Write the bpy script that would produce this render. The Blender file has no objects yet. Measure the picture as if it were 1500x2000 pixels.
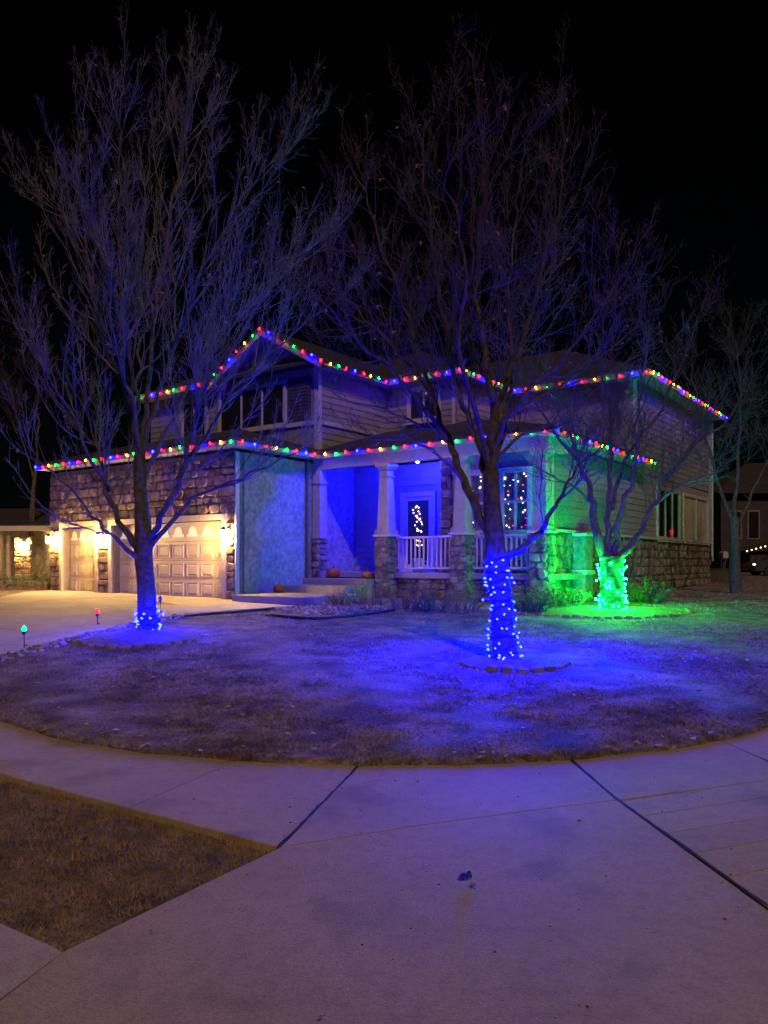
import bpy, math, random
import numpy as np
from mathutils import Vector, Matrix

R = math.radians
scn = bpy.context.scene
col = scn.collection
rnd = random.Random(7)

# ------------------------------------------------------------------ camera, world, sun, exposure
CAM_Z, F, HOR = 1.6, 1510.0, 1100.0          # eye height, focal length in photo pixels, horizon row
cd = bpy.data.cameras.new('camera')
cam = bpy.data.objects.new('camera', cd); col.objects.link(cam)
cam.location = (0, 0, CAM_Z); cam.rotation_euler = (R(90), 0, 0)
cd.sensor_fit = 'VERTICAL'; cd.sensor_height = 36.0; cd.lens = F / 2000 * 36
cd.shift_y = (HOR - 1000) / 2000; cd.clip_end = 2000; cd.clip_start = 0.05
scn.camera = cam

SUN_EL, SUN_AZ = 41.0, 168.0                  # street-side glow from behind the photographer, to the right
wd = bpy.data.worlds.new('World'); scn.world = wd; wd.use_nodes = True
wn = wd.node_tree.nodes; bg = wn['Background']
sky = wn.new('ShaderNodeTexSky'); sky.sky_type = 'NISHITA'; sky.sun_disc = False
sky.sun_elevation = R(SUN_EL); sky.sun_rotation = R(SUN_AZ)
wd.node_tree.links.new(sky.outputs[0], bg.inputs[0]); bg.inputs[1].default_value = 0.0002
sl = bpy.data.lights.new('sun', 'SUN'); sun = bpy.data.objects.new('sun', sl); col.objects.link(sun)
sl.energy = 1.25; sl.angle = R(1.2); sl.color = (1.0, 0.65, 0.46)
sdir = Vector((math.sin(R(SUN_AZ)) * math.cos(R(SUN_EL)), math.cos(R(SUN_AZ)) * math.cos(R(SUN_EL)), math.sin(R(SUN_EL))))
sun.rotation_euler = sdir.to_track_quat('Z', 'Y').to_euler()
vs = scn.view_settings
vs.view_transform = 'Standard'; vs.look = 'None'; vs.exposure = 0.0; vs.gamma = 1.0; vs.use_curve_mapping = False
scn.render.engine = 'CYCLES'
scn.cycles.use_denoising = True
scn.cycles.use_light_tree = True
scn.cycles.max_bounces = 4; scn.cycles.diffuse_bounces = 2; scn.cycles.glossy_bounces = 2
scn.cycles.transparent_max_bounces = 8
scn.cycles.sample_clamp_indirect = 3.0
scn.cycles.caustics_reflective = False; scn.cycles.caustics_refractive = False

# ------------------------------------------------------------------ helpers
def hgt(y):
    """height of the ground over the street corner as it rises towards the house"""
    s = 0.044
    t = (math.sqrt((y - 7.0) ** 2 + 0.25) + (y - 7.0)) / 2
    lim = 13.0
    t2 = t - lim
    over = (math.sqrt(t2 * t2 + 0.6) + t2) / 2
    return s * (t - over) + 0.010 * over

def at(px, py, D):
    return Vector(((px - 750) / F * D, D, CAM_Z + (HOR - py) / F * D))

def on_ground(px, py):
    lo, hi = 2.0, 70.0
    for _ in range(50):
        m = (lo + hi) / 2
        if CAM_Z - hgt(m) > (py - HOR) / F * m: lo = m
        else: hi = m
    return Vector(((px - 750) / F * lo, lo, hgt(lo)))

def tag(o, label=None, cat=None, group=None, kind=None):
    if label: o['label'] = label
    if cat: o['category'] = cat
    if group: o['group'] = group
    if kind: o['kind'] = kind
    return o

def empty(name, loc=(0, 0, 0), rz=0.0, parent=None):
    o = bpy.data.objects.new(name, None); col.objects.link(o)
    o.location = loc; o.rotation_euler = (0, 0, rz); o.empty_display_size = 0.2
    if parent: o.parent = parent
    return o

def link_mesh(name, me, parent=None, loc=None, rot=None, scale=None):
    o = bpy.data.objects.new(name, me); col.objects.link(o)
    if parent: o.parent = parent
    if loc is not None: o.location = loc
    if rot is not None: o.rotation_euler = rot
    if scale is not None: o.scale = scale
    return o

class MB:
    def __init__(s): s.v = []; s.f = []
    def add(s, vs, fs):
        n = len(s.v); s.v.extend(tuple(p) for p in vs); s.f.extend(tuple(i + n for i in f) for f in fs)
    def box(s, x0, x1, y0, y1, z0, z1):
        s.add([(x0, y0, z0), (x1, y0, z0), (x1, y1, z0), (x0, y1, z0), (x0, y0, z1), (x1, y0, z1), (x1, y1, z1), (x0, y1, z1)],
              [(3, 2, 1, 0), (4, 5, 6, 7), (0, 1, 5, 4), (1, 2, 6, 5), (2, 3, 7, 6), (3, 0, 4, 7)])
        return s
    def bbox(s, x0, x1, y0, y1, z0, z1, b=0.01):
        """box with chamfered edges"""
        P = []
        xs, ys, zs = (x0, x1), (y0, y1), (z0, z1)
        import itertools
        idx = {}
        for i, j, k in itertools.product((0, 1), repeat=3):
            sx, sy, sz = (1, -1)[i], (1, -1)[j], (1, -1)[k]
            idx[i, j, k, 'x'] = len(P); P.append((xs[i], ys[j] + sy * b, zs[k] + sz * b))
            idx[i, j, k, 'y'] = len(P); P.append((xs[i] + sx * b, ys[j], zs[k] + sz * b))
            idx[i, j, k, 'z'] = len(P); P.append((xs[i] + sx * b, ys[j] + sy * b, zs[k]))
        Fc = []
        for i in (0, 1):
            o = [(0, 0), (1, 0), (1, 1), (0, 1)]
            q = [idx[i, a, c, 'x'] for a, c in o]; Fc.append(q if i else q[::-1])
            q = [idx[a, i, c, 'y'] for a, c in o]; Fc.append(q[::-1] if i else q)
            q = [idx[a, c, i, 'z'] for a, c in o]; Fc.append(q if i else q[::-1])
        for i, j in itertools.product((0, 1), repeat=2):
            Fc.append([idx[i, j, 0, 'x'], idx[i, j, 0, 'y'], idx[i, j, 1, 'y'], idx[i, j, 1, 'x']])
            Fc.append([idx[i, 0, j, 'x'], idx[i, 0, j, 'z'], idx[i, 1, j, 'z'], idx[i, 1, j, 'x']])
            Fc.append([idx[0, i, j, 'y'], idx[0, i, j, 'z'], idx[1, i, j, 'z'], idx[1, i, j, 'y']])
        for i, j, k in itertools.product((0, 1), repeat=3):
            Fc.append([idx[i, j, k, 'x'], idx[i, j, k, 'y'], idx[i, j, k, 'z']])
        s.add(P, Fc); return s
    def prism(s, pts, z0, z1):
        """pts: xy outline; z0/z1 numbers or per-point lists"""
        n = len(pts)
        za = z0 if isinstance(z0, (list, tuple)) else [z0] * n
        zb = z1 if isinstance(z1, (list, tuple)) else [z1] * n
        s.add([(p[0], p[1], za[i]) for i, p in enumerate(pts)] + [(p[0], p[1], zb[i]) for i, p in enumerate(pts)],
              [tuple(range(n))[::-1], tuple(range(n, 2 * n))] + [(i, (i + 1) % n, n + (i + 1) % n, n + i) for i in range(n)])
        return s
    def tube(s, path, rad, k=6, cap=True):
        path = [Vector(p) for p in path]; n = len(path)
        if not isinstance(rad, (list, tuple)): rad = [rad] * n
        t = (path[1] - path[0]).normalized()
        ref = Vector((0, 0, 1)) if abs(t.z) < 0.9 else Vector((1, 0, 0))
        a = t.cross(ref).normalized()
        rings = []; base = len(s.v)
        for i in range(n):
            if i == 0: t = path[1] - path[0]
            elif i == n - 1: t = path[-1] - path[-2]
            else: t = path[i + 1] - path[i - 1]
            if t.length < 1e-9: t = Vector((0, 0, 1))
            t = t.normalized()
            a = a - t * a.dot(t)
            a = a.normalized() if a.length > 1e-6 else t.orthogonal().normalized()
            b = t.cross(a)
            for j in range(k):
                w = 2 * math.pi * j / k
                s.v.append(tuple(path[i] + (a * math.cos(w) + b * math.sin(w)) * rad[i]))
        for i in range(n - 1):
            for j in range(k):
                p, q = base + i * k + j, base + i * k + (j + 1) % k
                s.f.append((p, q, q + k, p + k))
        if cap:
            s.f.append(tuple(range(base, base + k))[::-1]); s.f.append(tuple(range(base + (n - 1) * k, base + n * k)))
        return s
    def lathe(s, prof, k=12, c=(0, 0, 0)):
        base = len(s.v); n = len(prof)
        for r, z in prof:
            for j in range(k):
                w = 2 * math.pi * j / k
                s.v.append((c[0] + r * math.cos(w), c[1] + r * math.sin(w), c[2] + z))
        for i in range(n - 1):
            for j in range(k):
                p, q = base + i * k + j, base + i * k + (j + 1) % k
                s.f.append((p, q, q + k, p + k))
        s.f.append(tuple(range(base, base + k))[::-1]); s.f.append(tuple(range(base + (n - 1) * k, base + n * k)))
        return s
    def mesh(s, name, mat, smooth=False):
        me = bpy.data.meshes.new(name); me.from_pydata(s.v, [], s.f); me.update()
        if mat: me.materials.append(mat)
        if smooth: me.polygons.foreach_set('use_smooth', [True] * len(me.polygons))
        return me
    def build(s, name, mat, parent=None, smooth=False, **kw):
        return link_mesh(name, s.mesh(name, mat, smooth), parent, **kw)

def tri_mesh(name, V, mat):
    """numpy (n,3,3) triangles -> one mesh"""
    n = len(V); me = bpy.data.meshes.new(name)
    me.vertices.add(n * 3); me.vertices.foreach_set('co', V.reshape(-1).astype(np.float32))
    me.loops.add(n * 3); me.loops.foreach_set('vertex_index', np.arange(n * 3, dtype=np.int32))
    me.polygons.add(n); me.polygons.foreach_set('loop_start', np.arange(0, n * 3, 3, dtype=np.int32))
    me.polygons.foreach_set('loop_total', np.full(n, 3, dtype=np.int32))
    me.update(calc_edges=True); me.validate()
    me.materials.append(mat); return me

# ------------------------------------------------------------------ materials
def mat(name, c1, c2=None, rough=0.8, scale=5.0, detail=4.0, bump=0.0, bscale=None, spec=0.3, per_object=0.0, metallic=0.0, coords='Object', lo=0.35, hi=0.65):
    m = bpy.data.materials.new(name); m.use_nodes = True
    nt = m.node_tree; N = nt.nodes; Lk = nt.links.new
    b = N['Principled BSDF']; b.inputs['Roughness'].default_value = rough
    b.inputs['Specular IOR Level'].default_value = spec; b.inputs['Metallic'].default_value = metallic
    tc = N.new('ShaderNodeTexCoord')
    if c2 is None:
        b.inputs['Base Color'].default_value = (*c1, 1); out = None
    else:
        nz = N.new('ShaderNodeTexNoise'); nz.inputs['Scale'].default_value = scale; nz.inputs['Detail'].default_value = detail
        Lk(tc.outputs[coords], nz.inputs['Vector'])
        cr = N.new('ShaderNodeValToRGB'); cr.color_ramp.elements[0].position = lo; cr.color_ramp.elements[1].position = hi
        cr.color_ramp.elements[0].color = (*c1, 1); cr.color_ramp.elements[1].color = (*c2, 1)
        Lk(nz.outputs['Fac'], cr.inputs['Fac']); out = cr.outputs[0]
    if per_object:
        oi = N.new('ShaderNodeObjectInfo'); mr = N.new('ShaderNodeMapRange')
        mr.inputs['To Min'].default_value = 1 - per_object; mr.inputs['To Max'].default_value = 1 + per_object
        Lk(oi.outputs['Random'], mr.inputs['Value'])
        mx = N.new('ShaderNodeMix'); mx.data_type = 'RGBA'; mx.blend_type = 'MULTIPLY'; mx.inputs['Factor'].default_value = 1
        if out: Lk(out, mx.inputs['A'])
        else: mx.inputs['A'].default_value = (*c1, 1)
        Lk(mr.outputs[0], mx.inputs['B']); out = mx.outputs['Result']
    if out: Lk(out, b.inputs['Base Color'])
    if bump:
        n2 = N.new('ShaderNodeTexNoise'); n2.inputs['Scale'].default_value = bscale or scale * 3; n2.inputs['Detail'].default_value = 6
        Lk(tc.outputs[coords], n2.inputs['Vector'])
        bp = N.new('ShaderNodeBump'); bp.inputs['Strength'].default_value = bump; bp.inputs['Distance'].default_value = 0.02
        Lk(n2.outputs['Fac'], bp.inputs['Height']); Lk(bp.outputs[0], b.inputs['Normal'])
    return m

def emit(name, c, strength, base=None):
    m = bpy.data.materials.new(name); m.use_nodes = True
    b = m.node_tree.nodes['Principled BSDF']
    b.inputs['Base Color'].default_value = (*(base or c), 1); b.inputs['Roughness'].default_value = 0.3
    b.inputs['Emission Color'].default_value = (*c, 1); b.inputs['Emission Strength'].default_value = strength
    return m

def concrete(name, c1, c2, stain=0.7):
    m = mat(name, c1, c2, rough=0.85, scale=1.1, detail=9, bump=0.25, bscale=90, spec=0.25, per_object=0.07, coords='Object', lo=0.3, hi=0.72)
    nt = m.node_tree; N = nt.nodes; Lk = nt.links.new; b = N['Principled BSDF']
    src = b.inputs['Base Color'].links[0].from_socket
    tc = [n for n in N if n.type == 'TEX_COORD'][0]
    for sc, lo, hi, dark in ((11.0, 0.34, 0.5, 0.88), (60.0, 0.34, 0.55, 0.80), (210.0, 0.36, 0.5, 0.72), (1.6, 0.30, 0.44, stain)):
        nz = N.new('ShaderNodeTexNoise'); nz.inputs['Scale'].default_value = sc; nz.inputs['Detail'].default_value = 5
        Lk(tc.outputs['Object'], nz.inputs['Vector'])
        mr = N.new('ShaderNodeMapRange'); mr.inputs['From Min'].default_value = lo; mr.inputs['From Max'].default_value = hi
        mr.inputs['To Min'].default_value = dark; mr.inputs['To Max'].default_value = 1.0
        Lk(nz.outputs['Fac'], mr.inputs['Value'])
        mx = N.new('ShaderNodeMix'); mx.data_type = 'RGBA'; mx.blend_type = 'MULTIPLY'; mx.inputs['Factor'].default_value = 1
        Lk(src, mx.inputs['A']); Lk(mr.outputs[0], mx.inputs['B']); src = mx.outputs['Result']
    Lk(src, b.inputs['Base Color'])
    return m

M = {}
M['soil'] = mat('soil', (0.05, 0.035, 0.022), (0.10, 0.075, 0.045), 0.95, 4, 6, 0.6, 30)
M['turf'] = mat('turf', (0.10, 0.076, 0.058), (0.27, 0.215, 0.165), 0.95, 2.2, 9, 0.9, 45, lo=0.3, hi=0.7)
M['grass'] = mat('dormant_grass', (0.085, 0.062, 0.048), (0.45, 0.36, 0.30), 0.9, 7.0, 10, spec=0.15, lo=0.3, hi=0.7)
def patchy(m, layers):
    nt = m.node_tree; N = nt.nodes; Lk = nt.links.new; b = N['Principled BSDF']; src = b.inputs['Base Color'].links[0].from_socket
    tc = [n for n in N if n.type == 'TEX_COORD'][0]
    for sc, lo, hi, dk in layers:
        nz = N.new('ShaderNodeTexNoise'); nz.inputs['Scale'].default_value = sc; nz.inputs['Detail'].default_value = 6
        Lk(tc.outputs['Object'], nz.inputs['Vector'])
        mr = N.new('ShaderNodeMapRange'); mr.inputs['From Min'].default_value = lo; mr.inputs['From Max'].default_value = hi; mr.inputs['To Min'].default_value = dk; mr.inputs['To Max'].default_value = 1.15
        Lk(nz.outputs['Fac'], mr.inputs['Value'])
        mx = N.new('ShaderNodeMix'); mx.data_type = 'RGBA'; mx.blend_type = 'MULTIPLY'; mx.inputs['Factor'].default_value = 1
        Lk(src, mx.inputs['A']); Lk(mr.outputs[0], mx.inputs['B']); src = mx.outputs['Result']
    Lk(src, b.inputs['Base Color'])
patchy(M['grass'], ((1.1, 0.38, 0.6, 0.72), (26.0, 0.38, 0.6, 0.55)))
patchy(M['turf'], ((1.1, 0.38, 0.6, 0.72), (26.0, 0.38, 0.6, 0.55)))
M['grass2'] = mat('strip_grass', (0.13, 0.085, 0.035), (0.40, 0.27, 0.13), 0.9, 6, 9, spec=0.15, lo=0.3, hi=0.7)
M['walk'] = concrete('sidewalk_concrete', (0.37, 0.29, 0.155), (0.44, 0.355, 0.195))
M['drive'] = concrete('driveway_concrete', (0.36, 0.31, 0.255), (0.46, 0.405, 0.34), 0.8)
M['street'] = mat('street_gutter', (0.12, 0.105, 0.09), (0.2, 0.175, 0.15), 0.85, 2, 8, 0.4, 60)
M['asphalt'] = mat('asphalt', (0.035, 0.034, 0.033), (0.065, 0.06, 0.058), 0.9, 20, 6, 0.5, 120)
M['siding'] = mat('siding_paint', (0.185, 0.172, 0.163), (0.23, 0.215, 0.20), 0.6, 3, 4, 0.08, 40, per_object=0.04)
M['stucco'] = mat('rough_stucco', (0.14, 0.125, 0.112), (0.25, 0.227, 0.208), 0.9, 7.5, 10, 1.0, 24, lo=0.34, hi=0.66)
M['trim'] = mat('white_trim', (0.38, 0.355, 0.33), (0.44, 0.41, 0.38), 0.5, 4, 3)
M['fascia'] = mat('fascia_paint', (0.17, 0.155, 0.145), (0.21, 0.195, 0.18), 0.6, 4, 3)
M['column'] = mat('column_paint', (0.26, 0.24, 0.21), (0.32, 0.295, 0.26), 0.7, 6, 6, 0.2, 40)
M['shutter'] = mat('shutter_paint', (0.045, 0.043, 0.05), (0.06, 0.057, 0.065), 0.6, 4)
M['tan_trim'] = mat('tan_trim', (0.50, 0.40, 0.27), (0.58, 0.47, 0.33), 0.55, 5, 4, 0.05, 30)
M['garage'] = mat('garage_door_paint', (0.52, 0.42, 0.28), (0.58, 0.47, 0.32), 0.45, 2, 3, 0.05, 80, spec=0.4)
M['stone'] = mat('stone', (0.10, 0.066, 0.047), (0.28, 0.20, 0.14), 0.85, 5, 6, 0.5, 28, per_object=0.45)
M['stone_dark'] = mat('stone_mix', (0.07, 0.056, 0.046), (0.24, 0.19, 0.15), 0.85, 3.2, 7, 0.5, 28, lo=0.38, hi=0.6)
M['mortar'] = mat('mortar', (0.13, 0.11, 0.09), (0.2, 0.17, 0.14), 0.95, 9, 5, 0.5, 60)
M['roof'] = mat('roof_shingle', (0.018, 0.016, 0.016), (0.042, 0.038, 0.036), 0.95, 8, 6, 0.6, 50)
M['dark_metal'] = mat('dark_metal', (0.03, 0.028, 0.025), rough=0.5, metallic=0.5)
M['black'] = mat('black_wire', (0.012, 0.014, 0.012), rough=0.6)
M['step'] = concrete('step_concrete', (0.24, 0.22, 0.20), (0.30, 0.28, 0.255))
M['door'] = mat('door_paint', (0.10, 0.05, 0.035), (0.14, 0.07, 0.05), 0.4, 4, 4)
M['edging'] = mat('edging_block', (0.10, 0.07, 0.045), (0.22, 0.155, 0.10), 0.9, 9, 5, 0.5, 40, per_object=0.35)
M['edging_red'] = mat('red_edging_brick', (0.20, 0.075, 0.045), (0.30, 0.13, 0.08), 0.9, 9, 5, 0.5, 40, per_object=0.25)
M['mulch'] = mat('mulch', (0.06, 0.04, 0.025), (0.20, 0.14, 0.09), 0.95, 22, 6, 1.0, 60)
M['rock'] = mat('river_rock', (0.12, 0.10, 0.085), (0.42, 0.37, 0.32), 0.8, 9, 4, lo=0.4, hi=0.6)
M['bark'] = mat('bark', (0.065, 0.05, 0.04), (0.17, 0.135, 0.11), 0.9, 14, 7, 0.9, 40)
M['twig'] = mat('twig_bark', (0.07, 0.062, 0.06), (0.16, 0.145, 0.14), 0.85, 3, 4)  # paler copy, for the driveway tree's crown that catches more light
M['twig_dark'] = mat('twig_bark_dim', (0.035, 0.025, 0.022), (0.08, 0.058, 0.05), 0.85, 3, 4)  # darker copy, colour standing in for crowns that fade into the night
M['bark_dark'] = mat('bark_dark', (0.04, 0.031, 0.025), (0.095, 0.073, 0.06), 0.9, 12, 6, 0.6, 40)
M['bark_darkest'] = mat('bark_deep', (0.012, 0.009, 0.007), (0.035, 0.027, 0.021), 0.9, 12, 6, 0.8, 40)  # near-black bark to offset the glare of the trunk bulbs
M['leaf'] = mat('dry_leaf', (0.20, 0.09, 0.03), (0.36, 0.20, 0.08), 0.8, 8, 3)
M['shrub'] = mat('shrub_twig', (0.12, 0.06, 0.045), (0.20, 0.11, 0.08), 0.9, 6, 4)
M['evergreen'] = mat('evergreen', (0.03, 0.045, 0.02), (0.07, 0.085, 0.04), 0.8, 6, 4)
M['pumpkin'] = mat('pumpkin', (0.30, 0.075, 0.012), (0.36, 0.10, 0.016), 0.5, 6, 4)
M['stem'] = mat('pumpkin_stem', (0.16, 0.12, 0.05), rough=0.8)
M['car'] = mat('car_paint_dimmed', (0.05, 0.05, 0.056), rough=0.35, spec=0.5)  # pale car, its colour darkened to stand in for weak distant light
M['tyre'] = mat('tyre', (0.02, 0.02, 0.02), rough=0.9)
M['curtain'] = mat('curtain', (0.42, 0.38, 0.28), (0.50, 0.46, 0.34), 0.9, 3, 4)
M['bluewrap'] = mat('blue_wrap', (0.02, 0.03, 0.35), rough=0.3, spec=0.6)
M['redpot'] = mat('red_foil', (0.5, 0.02, 0.03), rough=0.4)
M['ceramic'] = mat('pale_ceramic', (0.55, 0.58, 0.52), rough=0.35)

def glass_dark(name, c=(0.015, 0.015, 0.02)):
    m = mat(name, c, rough=0.06, spec=0.6); return m
M['pane'] = glass_dark('dark_window_glass')
def glass_clear(name):
    m = bpy.data.materials.new(name); m.use_nodes = True; N = m.node_tree.nodes; Lk = m.node_tree.links.new
    for n in list(N):
        if n.type == 'BSDF_PRINCIPLED': N.remove(n)
    t = N.new('ShaderNodeBsdfTransparent'); g = N.new('ShaderNodeBsdfGlossy'); g.inputs['Roughness'].default_value = 0.04
    mx = N.new('ShaderNodeMixShader'); mx.inputs[0].default_value = 0.09; Lk(t.outputs[0], mx.inputs[1]); Lk(g.outputs[0], mx.inputs[2])
    Lk(mx.outputs[0], N['Material Output'].inputs[0]); return m
M['clear'] = glass_clear('clear_glass')
M['garage_glass'] = emit('lit_garage_glass', (1.0, 0.82, 0.42), 0.55, (0.6, 0.55, 0.4))

# lamps: the colours of the bulbs
EAVE = {'blue': emit('bulb_blue', (0.0010, 0.0010, 1.0), 850, (0.01, 0.01, 0.4)),
        'red': emit('bulb_red', (1.0, 0.004, 0.002), 60, (0.5, 0.01, 0.01)),
        'yellow': emit('bulb_yellow', (1.0, 0.36, 0.012), 55, (0.6, 0.4, 0.05)),
        'green': emit('bulb_green', (0.0015, 1.0, 0.03), 45, (0.01, 0.4, 0.1))}
M['led_blue'] = emit('led_blue', (0.00005, 0.00011, 1.0), 11000, (0.02, 0.05, 0.5))
M['led_blue_dim'] = emit('led_blue_small', (0.0001, 0.0002, 1.0), 5000, (0.02, 0.05, 0.5))
M['led_green'] = emit('led_green', (0.00025, 1.0, 0.05), 1900, (0.02, 0.4, 0.1))
M['warm'] = emit('lantern_glow', (1.0, 0.60, 0.18), 1700, (0.9, 0.8, 0.6))
M['warm_mini'] = emit('mini_warm', (1.0, 0.66, 0.32), 6)
M['white_mini'] = emit('mini_white', (0.9, 0.85, 1.0), 5)
M['red_mini'] = emit('mini_red', (1.0, 0.06, 0.05), 2)
M['porch_bulb'] = emit('porch_bulb_blue', (0.004, 0.004, 1.0), 26000, (0.1, 0.1, 0.6))

# ------------------------------------------------------------------ ground
def grid_sheet(name, xs, ys, zf, m):
    mb = MB(); n = len(xs)
    for y in ys:
        for x in xs: mb.v.append((x, y, zf(x, y)))
    for j in range(len(ys) - 1):
        for i in range(n - 1):
            mb.f.append((j * n + i, j * n + i + 1, (j + 1) * n + i + 1, (j + 1) * n + i))
    return mb.build(name, m, smooth=True)

g = grid_sheet('ground', [-400, -120, -40, -20, -10, -5, 0, 5, 10, 20, 40, 120, 400],
               [-400, -60, -10, 0, 3] + [5 + 0.5 * i for i in range(50)] + [32, 36, 42, 50, 60, 90, 160, 500], lambda x, y: hgt(y) - 0.14 if y < 200 else 2.0, M['soil'])
tag(g, kind='structure')

ARC_C, ARC_R = (0.1, 11.7), 5.6
def lawn_front(x):
    d = x - ARC_C[0]
    w = 0.014 * math.sin(x * 7.1) + 0.010 * math.sin(x * 17.3 + 1) + 0.008 * math.sin(x * 41.7)
    if abs(d) <= 3.96: return ARC_C[1] - math.sqrt(ARC_R ** 2 - d * d) + w
    return w + 7.74 + (abs(d) - 3.96) * (1.0 if d < 0 else 0.72)

xs = [-40, -30, -20, -14, -11, -9, -7.5] + [-6.5 + 0.0625 * i for i in range(225)] + [8.4, 9.5, 11, 14, 18, 24, 30, 40]
mb = MB(); rows = 44
for j in range(rows):
    t = (j / (rows - 1)) ** 1.6
    for x in xs:
        y0 = lawn_front(x); y = y0 + (70 - y0) * t
        edge = min(1.0, (y - y0) / 0.5)
        mb.v.append((x, y, hgt(y) + 0.012 + 0.02 * edge + 0.012 * math.sin(x * 1.7 + y * 0.9) * edge))
n = len(xs)
for j in range(rows - 1):
    for i in range(n - 1):
        mb.f.append((j * n + i, j * n + i + 1, (j + 1) * n + i + 1, (j + 1) * n + i))
# a little earth bank under the front edge
for i in range(n - 1):
    b = len(mb.v); a, c = mb.v[i], mb.v[i + 1]
    mb.v += [(a[0], a[1], -0.16), (c[0], c[1], -0.16)]; mb.f.append((i + 1, i, b, b + 1))
tag(mb.build('lawn', M['turf'], smooth=True), kind='structure')

def inset(pts, d):
    """shrink a convex outline by d"""
    n = len(pts); c = Vector((sum(p[0] for p in pts) / n, sum(p[1] for p in pts) / n)); out = []
    for i in range(n):
        p0, p1, p2 = Vector(pts[i - 1][:2]), Vector(pts[i][:2]), Vector(pts[(i + 1) % n][:2])
        e1, e2 = (p1 - p0).normalized(), (p2 - p1).normalized()
        n1, n2 = Vector((-e1.y, e1.x)), Vector((-e2.y, e2.x))
        m_ = p1 + (n1 + n2) * (d / max(0.35, 1 + n1.dot(n2)))
        out.append((m_.x, m_.y))
    return out

def slab(name, pts, top, thick, m, parent, gap=0.012, bev=0.012):
    """a concrete slab (outline counter-clockwise) with a worn, rounded arris; top is a function of y"""
    area = sum(pts[i - 1][0] * pts[i][1] - pts[i][0] * pts[i - 1][1] for i in range(len(pts)))
    if area < 0: pts = pts[::-1]
    o = inset(pts, gap); i2 = inset(pts, gap + bev); n = len(o)
    mb = MB()
    v = [(p[0], p[1], top(p[1]) - thick) for p in o] + [(p[0], p[1], top(p[1]) - bev) for p in o] + [(p[0], p[1], top(p[1])) for p in i2]
    f = []
    for k in range(2):
        for i in range(n):
            f.append((k * n + i, k * n + (i + 1) % n, (k + 1) * n + (i + 1) % n, (k + 1) * n + i))
    f.append(tuple(range(2 * n, 3 * n)))
    mb.add(v, f)
    return mb.build(name, m, parent)

def wpt(px, py): return tuple(on_ground(px, py)[:2])
def arc_pts(xa, xb, n=6):
    return [(x, lawn_front(x) + 0.06) for x in [xa + (xb - xa) * i / n for i in range(n + 1)]]
flat = lambda y: hgt(y) + 0.0

walk = tag(empty('sidewalk', (0, 0, 0)), kind='structure')
LOW = [(-6.6, 8.27), (-2.91, 5.86), (-2.6, 5.66), (-1.67, 5.05), (-0.59, 4.35)]
slabs = [
    [(-6.6, 8.27), (-2.6, 5.66)] + arc_pts(-2.36, -6.2),
    [(-2.6, 5.66), (-1.67, 5.05)] + arc_pts(-1.18, -2.36),
    [(-1.67, 5.05), (-0.59, 4.35)] + arc_pts(-0.2, -1.18),
    [(-0.59, 4.35), (0.25, 4.73), (1.11, 5.06), (1.58, 5.22)] + arc_pts(1.51, -0.2),
    [(1.58, 5.22), (2.9, 5.72), (3.1, 6.24)] + arc_pts(3.02, 1.51),
    [(2.9, 5.72), (4.0, 6.25), (9.0, 9.3)] + arc_pts(8.2, 3.02) + [(3.1, 6.24)],
]
for k, s in enumerate(slabs): slab('slab', s, flat, 0.13, M['walk'], walk, gap=0.004 if k < 1 else 0.006, bev=0.005)
# the kerb ramp
slab('ramp_slab', [(-0.59, 4.35), (-1.34, 3.24), (-1.44, 2.86), (-1.7, 2.2), (2.05, 2.2), (1.79, 3.6), (1.58, 5.22), (1.11, 5.06), (0.25, 4.73)], lambda y: 0.002 - max(0, 4.3 - y) * 0.02, 0.16, M['walk'], walk, gap=0.005, bev=0.006)
# grooved side of the ramp, one strip after another
def side_x(y): return 1.58 + (5.22 - y) * (1.79 - 1.58) / (5.22 - 3.6)
yy = 5.20
for k in range(9):
    y1 = yy - 0.31
    sl_ = 0.40
    slab('ramp_strip', [(side_x(y1) + 0.012, y1), (side_x(y1) + 2.4, y1 + 2.4 * sl_), (side_x(yy) + 2.4, yy + 2.4 * sl_), (side_x(yy) + 0.012, yy)],
         (lambda k: (lambda y: 0.001 - max(0, 4.3 - y) * 0.02))(k), 0.16, M['walk'], walk, gap=0.003, bev=0.004)
    yy = y1
M['joint'] = mat('joint_filler', (0.012, 0.011, 0.010), rough=0.9)
for pts in ([(-0.60, 4.34), (-0.40, 5.2), (-0.2, 6.10)], [(1.51, 6.5), (1.58, 5.22), (1.79, 3.6), (2.04, 2.2)], [(3.02, 7.2), (3.1, 6.24), (3.0, 5.75)]):
    mb = MB(); n_ = len(pts)
    for i in range(n_ - 1):
        a, b = Vector(pts[i]), Vector(pts[i + 1]); nn_ = Vector((-(b - a).y, (b - a).x)).normalized()
        ns_ = max(2, int((b - a).length / 0.07)); E = [[], []]
        for k in range(ns_ + 1):
            for sd_ in (0, 1): E[sd_].append(a.lerp(b, k / ns_) + nn_ * (1 - 2 * sd_) * (0.010 + rnd.uniform(-.005, .006)))
        for k in range(ns_):
            q = [E[0][k], E[0][k + 1], E[1][k + 1], E[1][k]]
            b0 = len(mb.v); mb.v += [(p.x, p.y, 0.0035) for p in q]; mb.f.append((b0 + 3, b0 + 2, b0 + 1, b0))
    mb.build('joint_filler', M['joint'], walk)
kerb = tag(empty('kerb', (0, 0, 0)), kind='structure')
slab('kerb_stone', [(-1.34, 3.24), (-6.5, 6.6), (-6.9, 6.3), (-1.44, 2.86)], lambda y: 0.0, 0.18, M['walk'], kerb, gap=0.006, bev=0.03)
slab('kerb_stone', [(-6.5, 6.6), (-12, 10.2), (-12.4, 9.9), (-6.9, 6.3)], lambda y: 0.0, 0.18, M['walk'], kerb, gap=0.006, bev=0.03)
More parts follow.
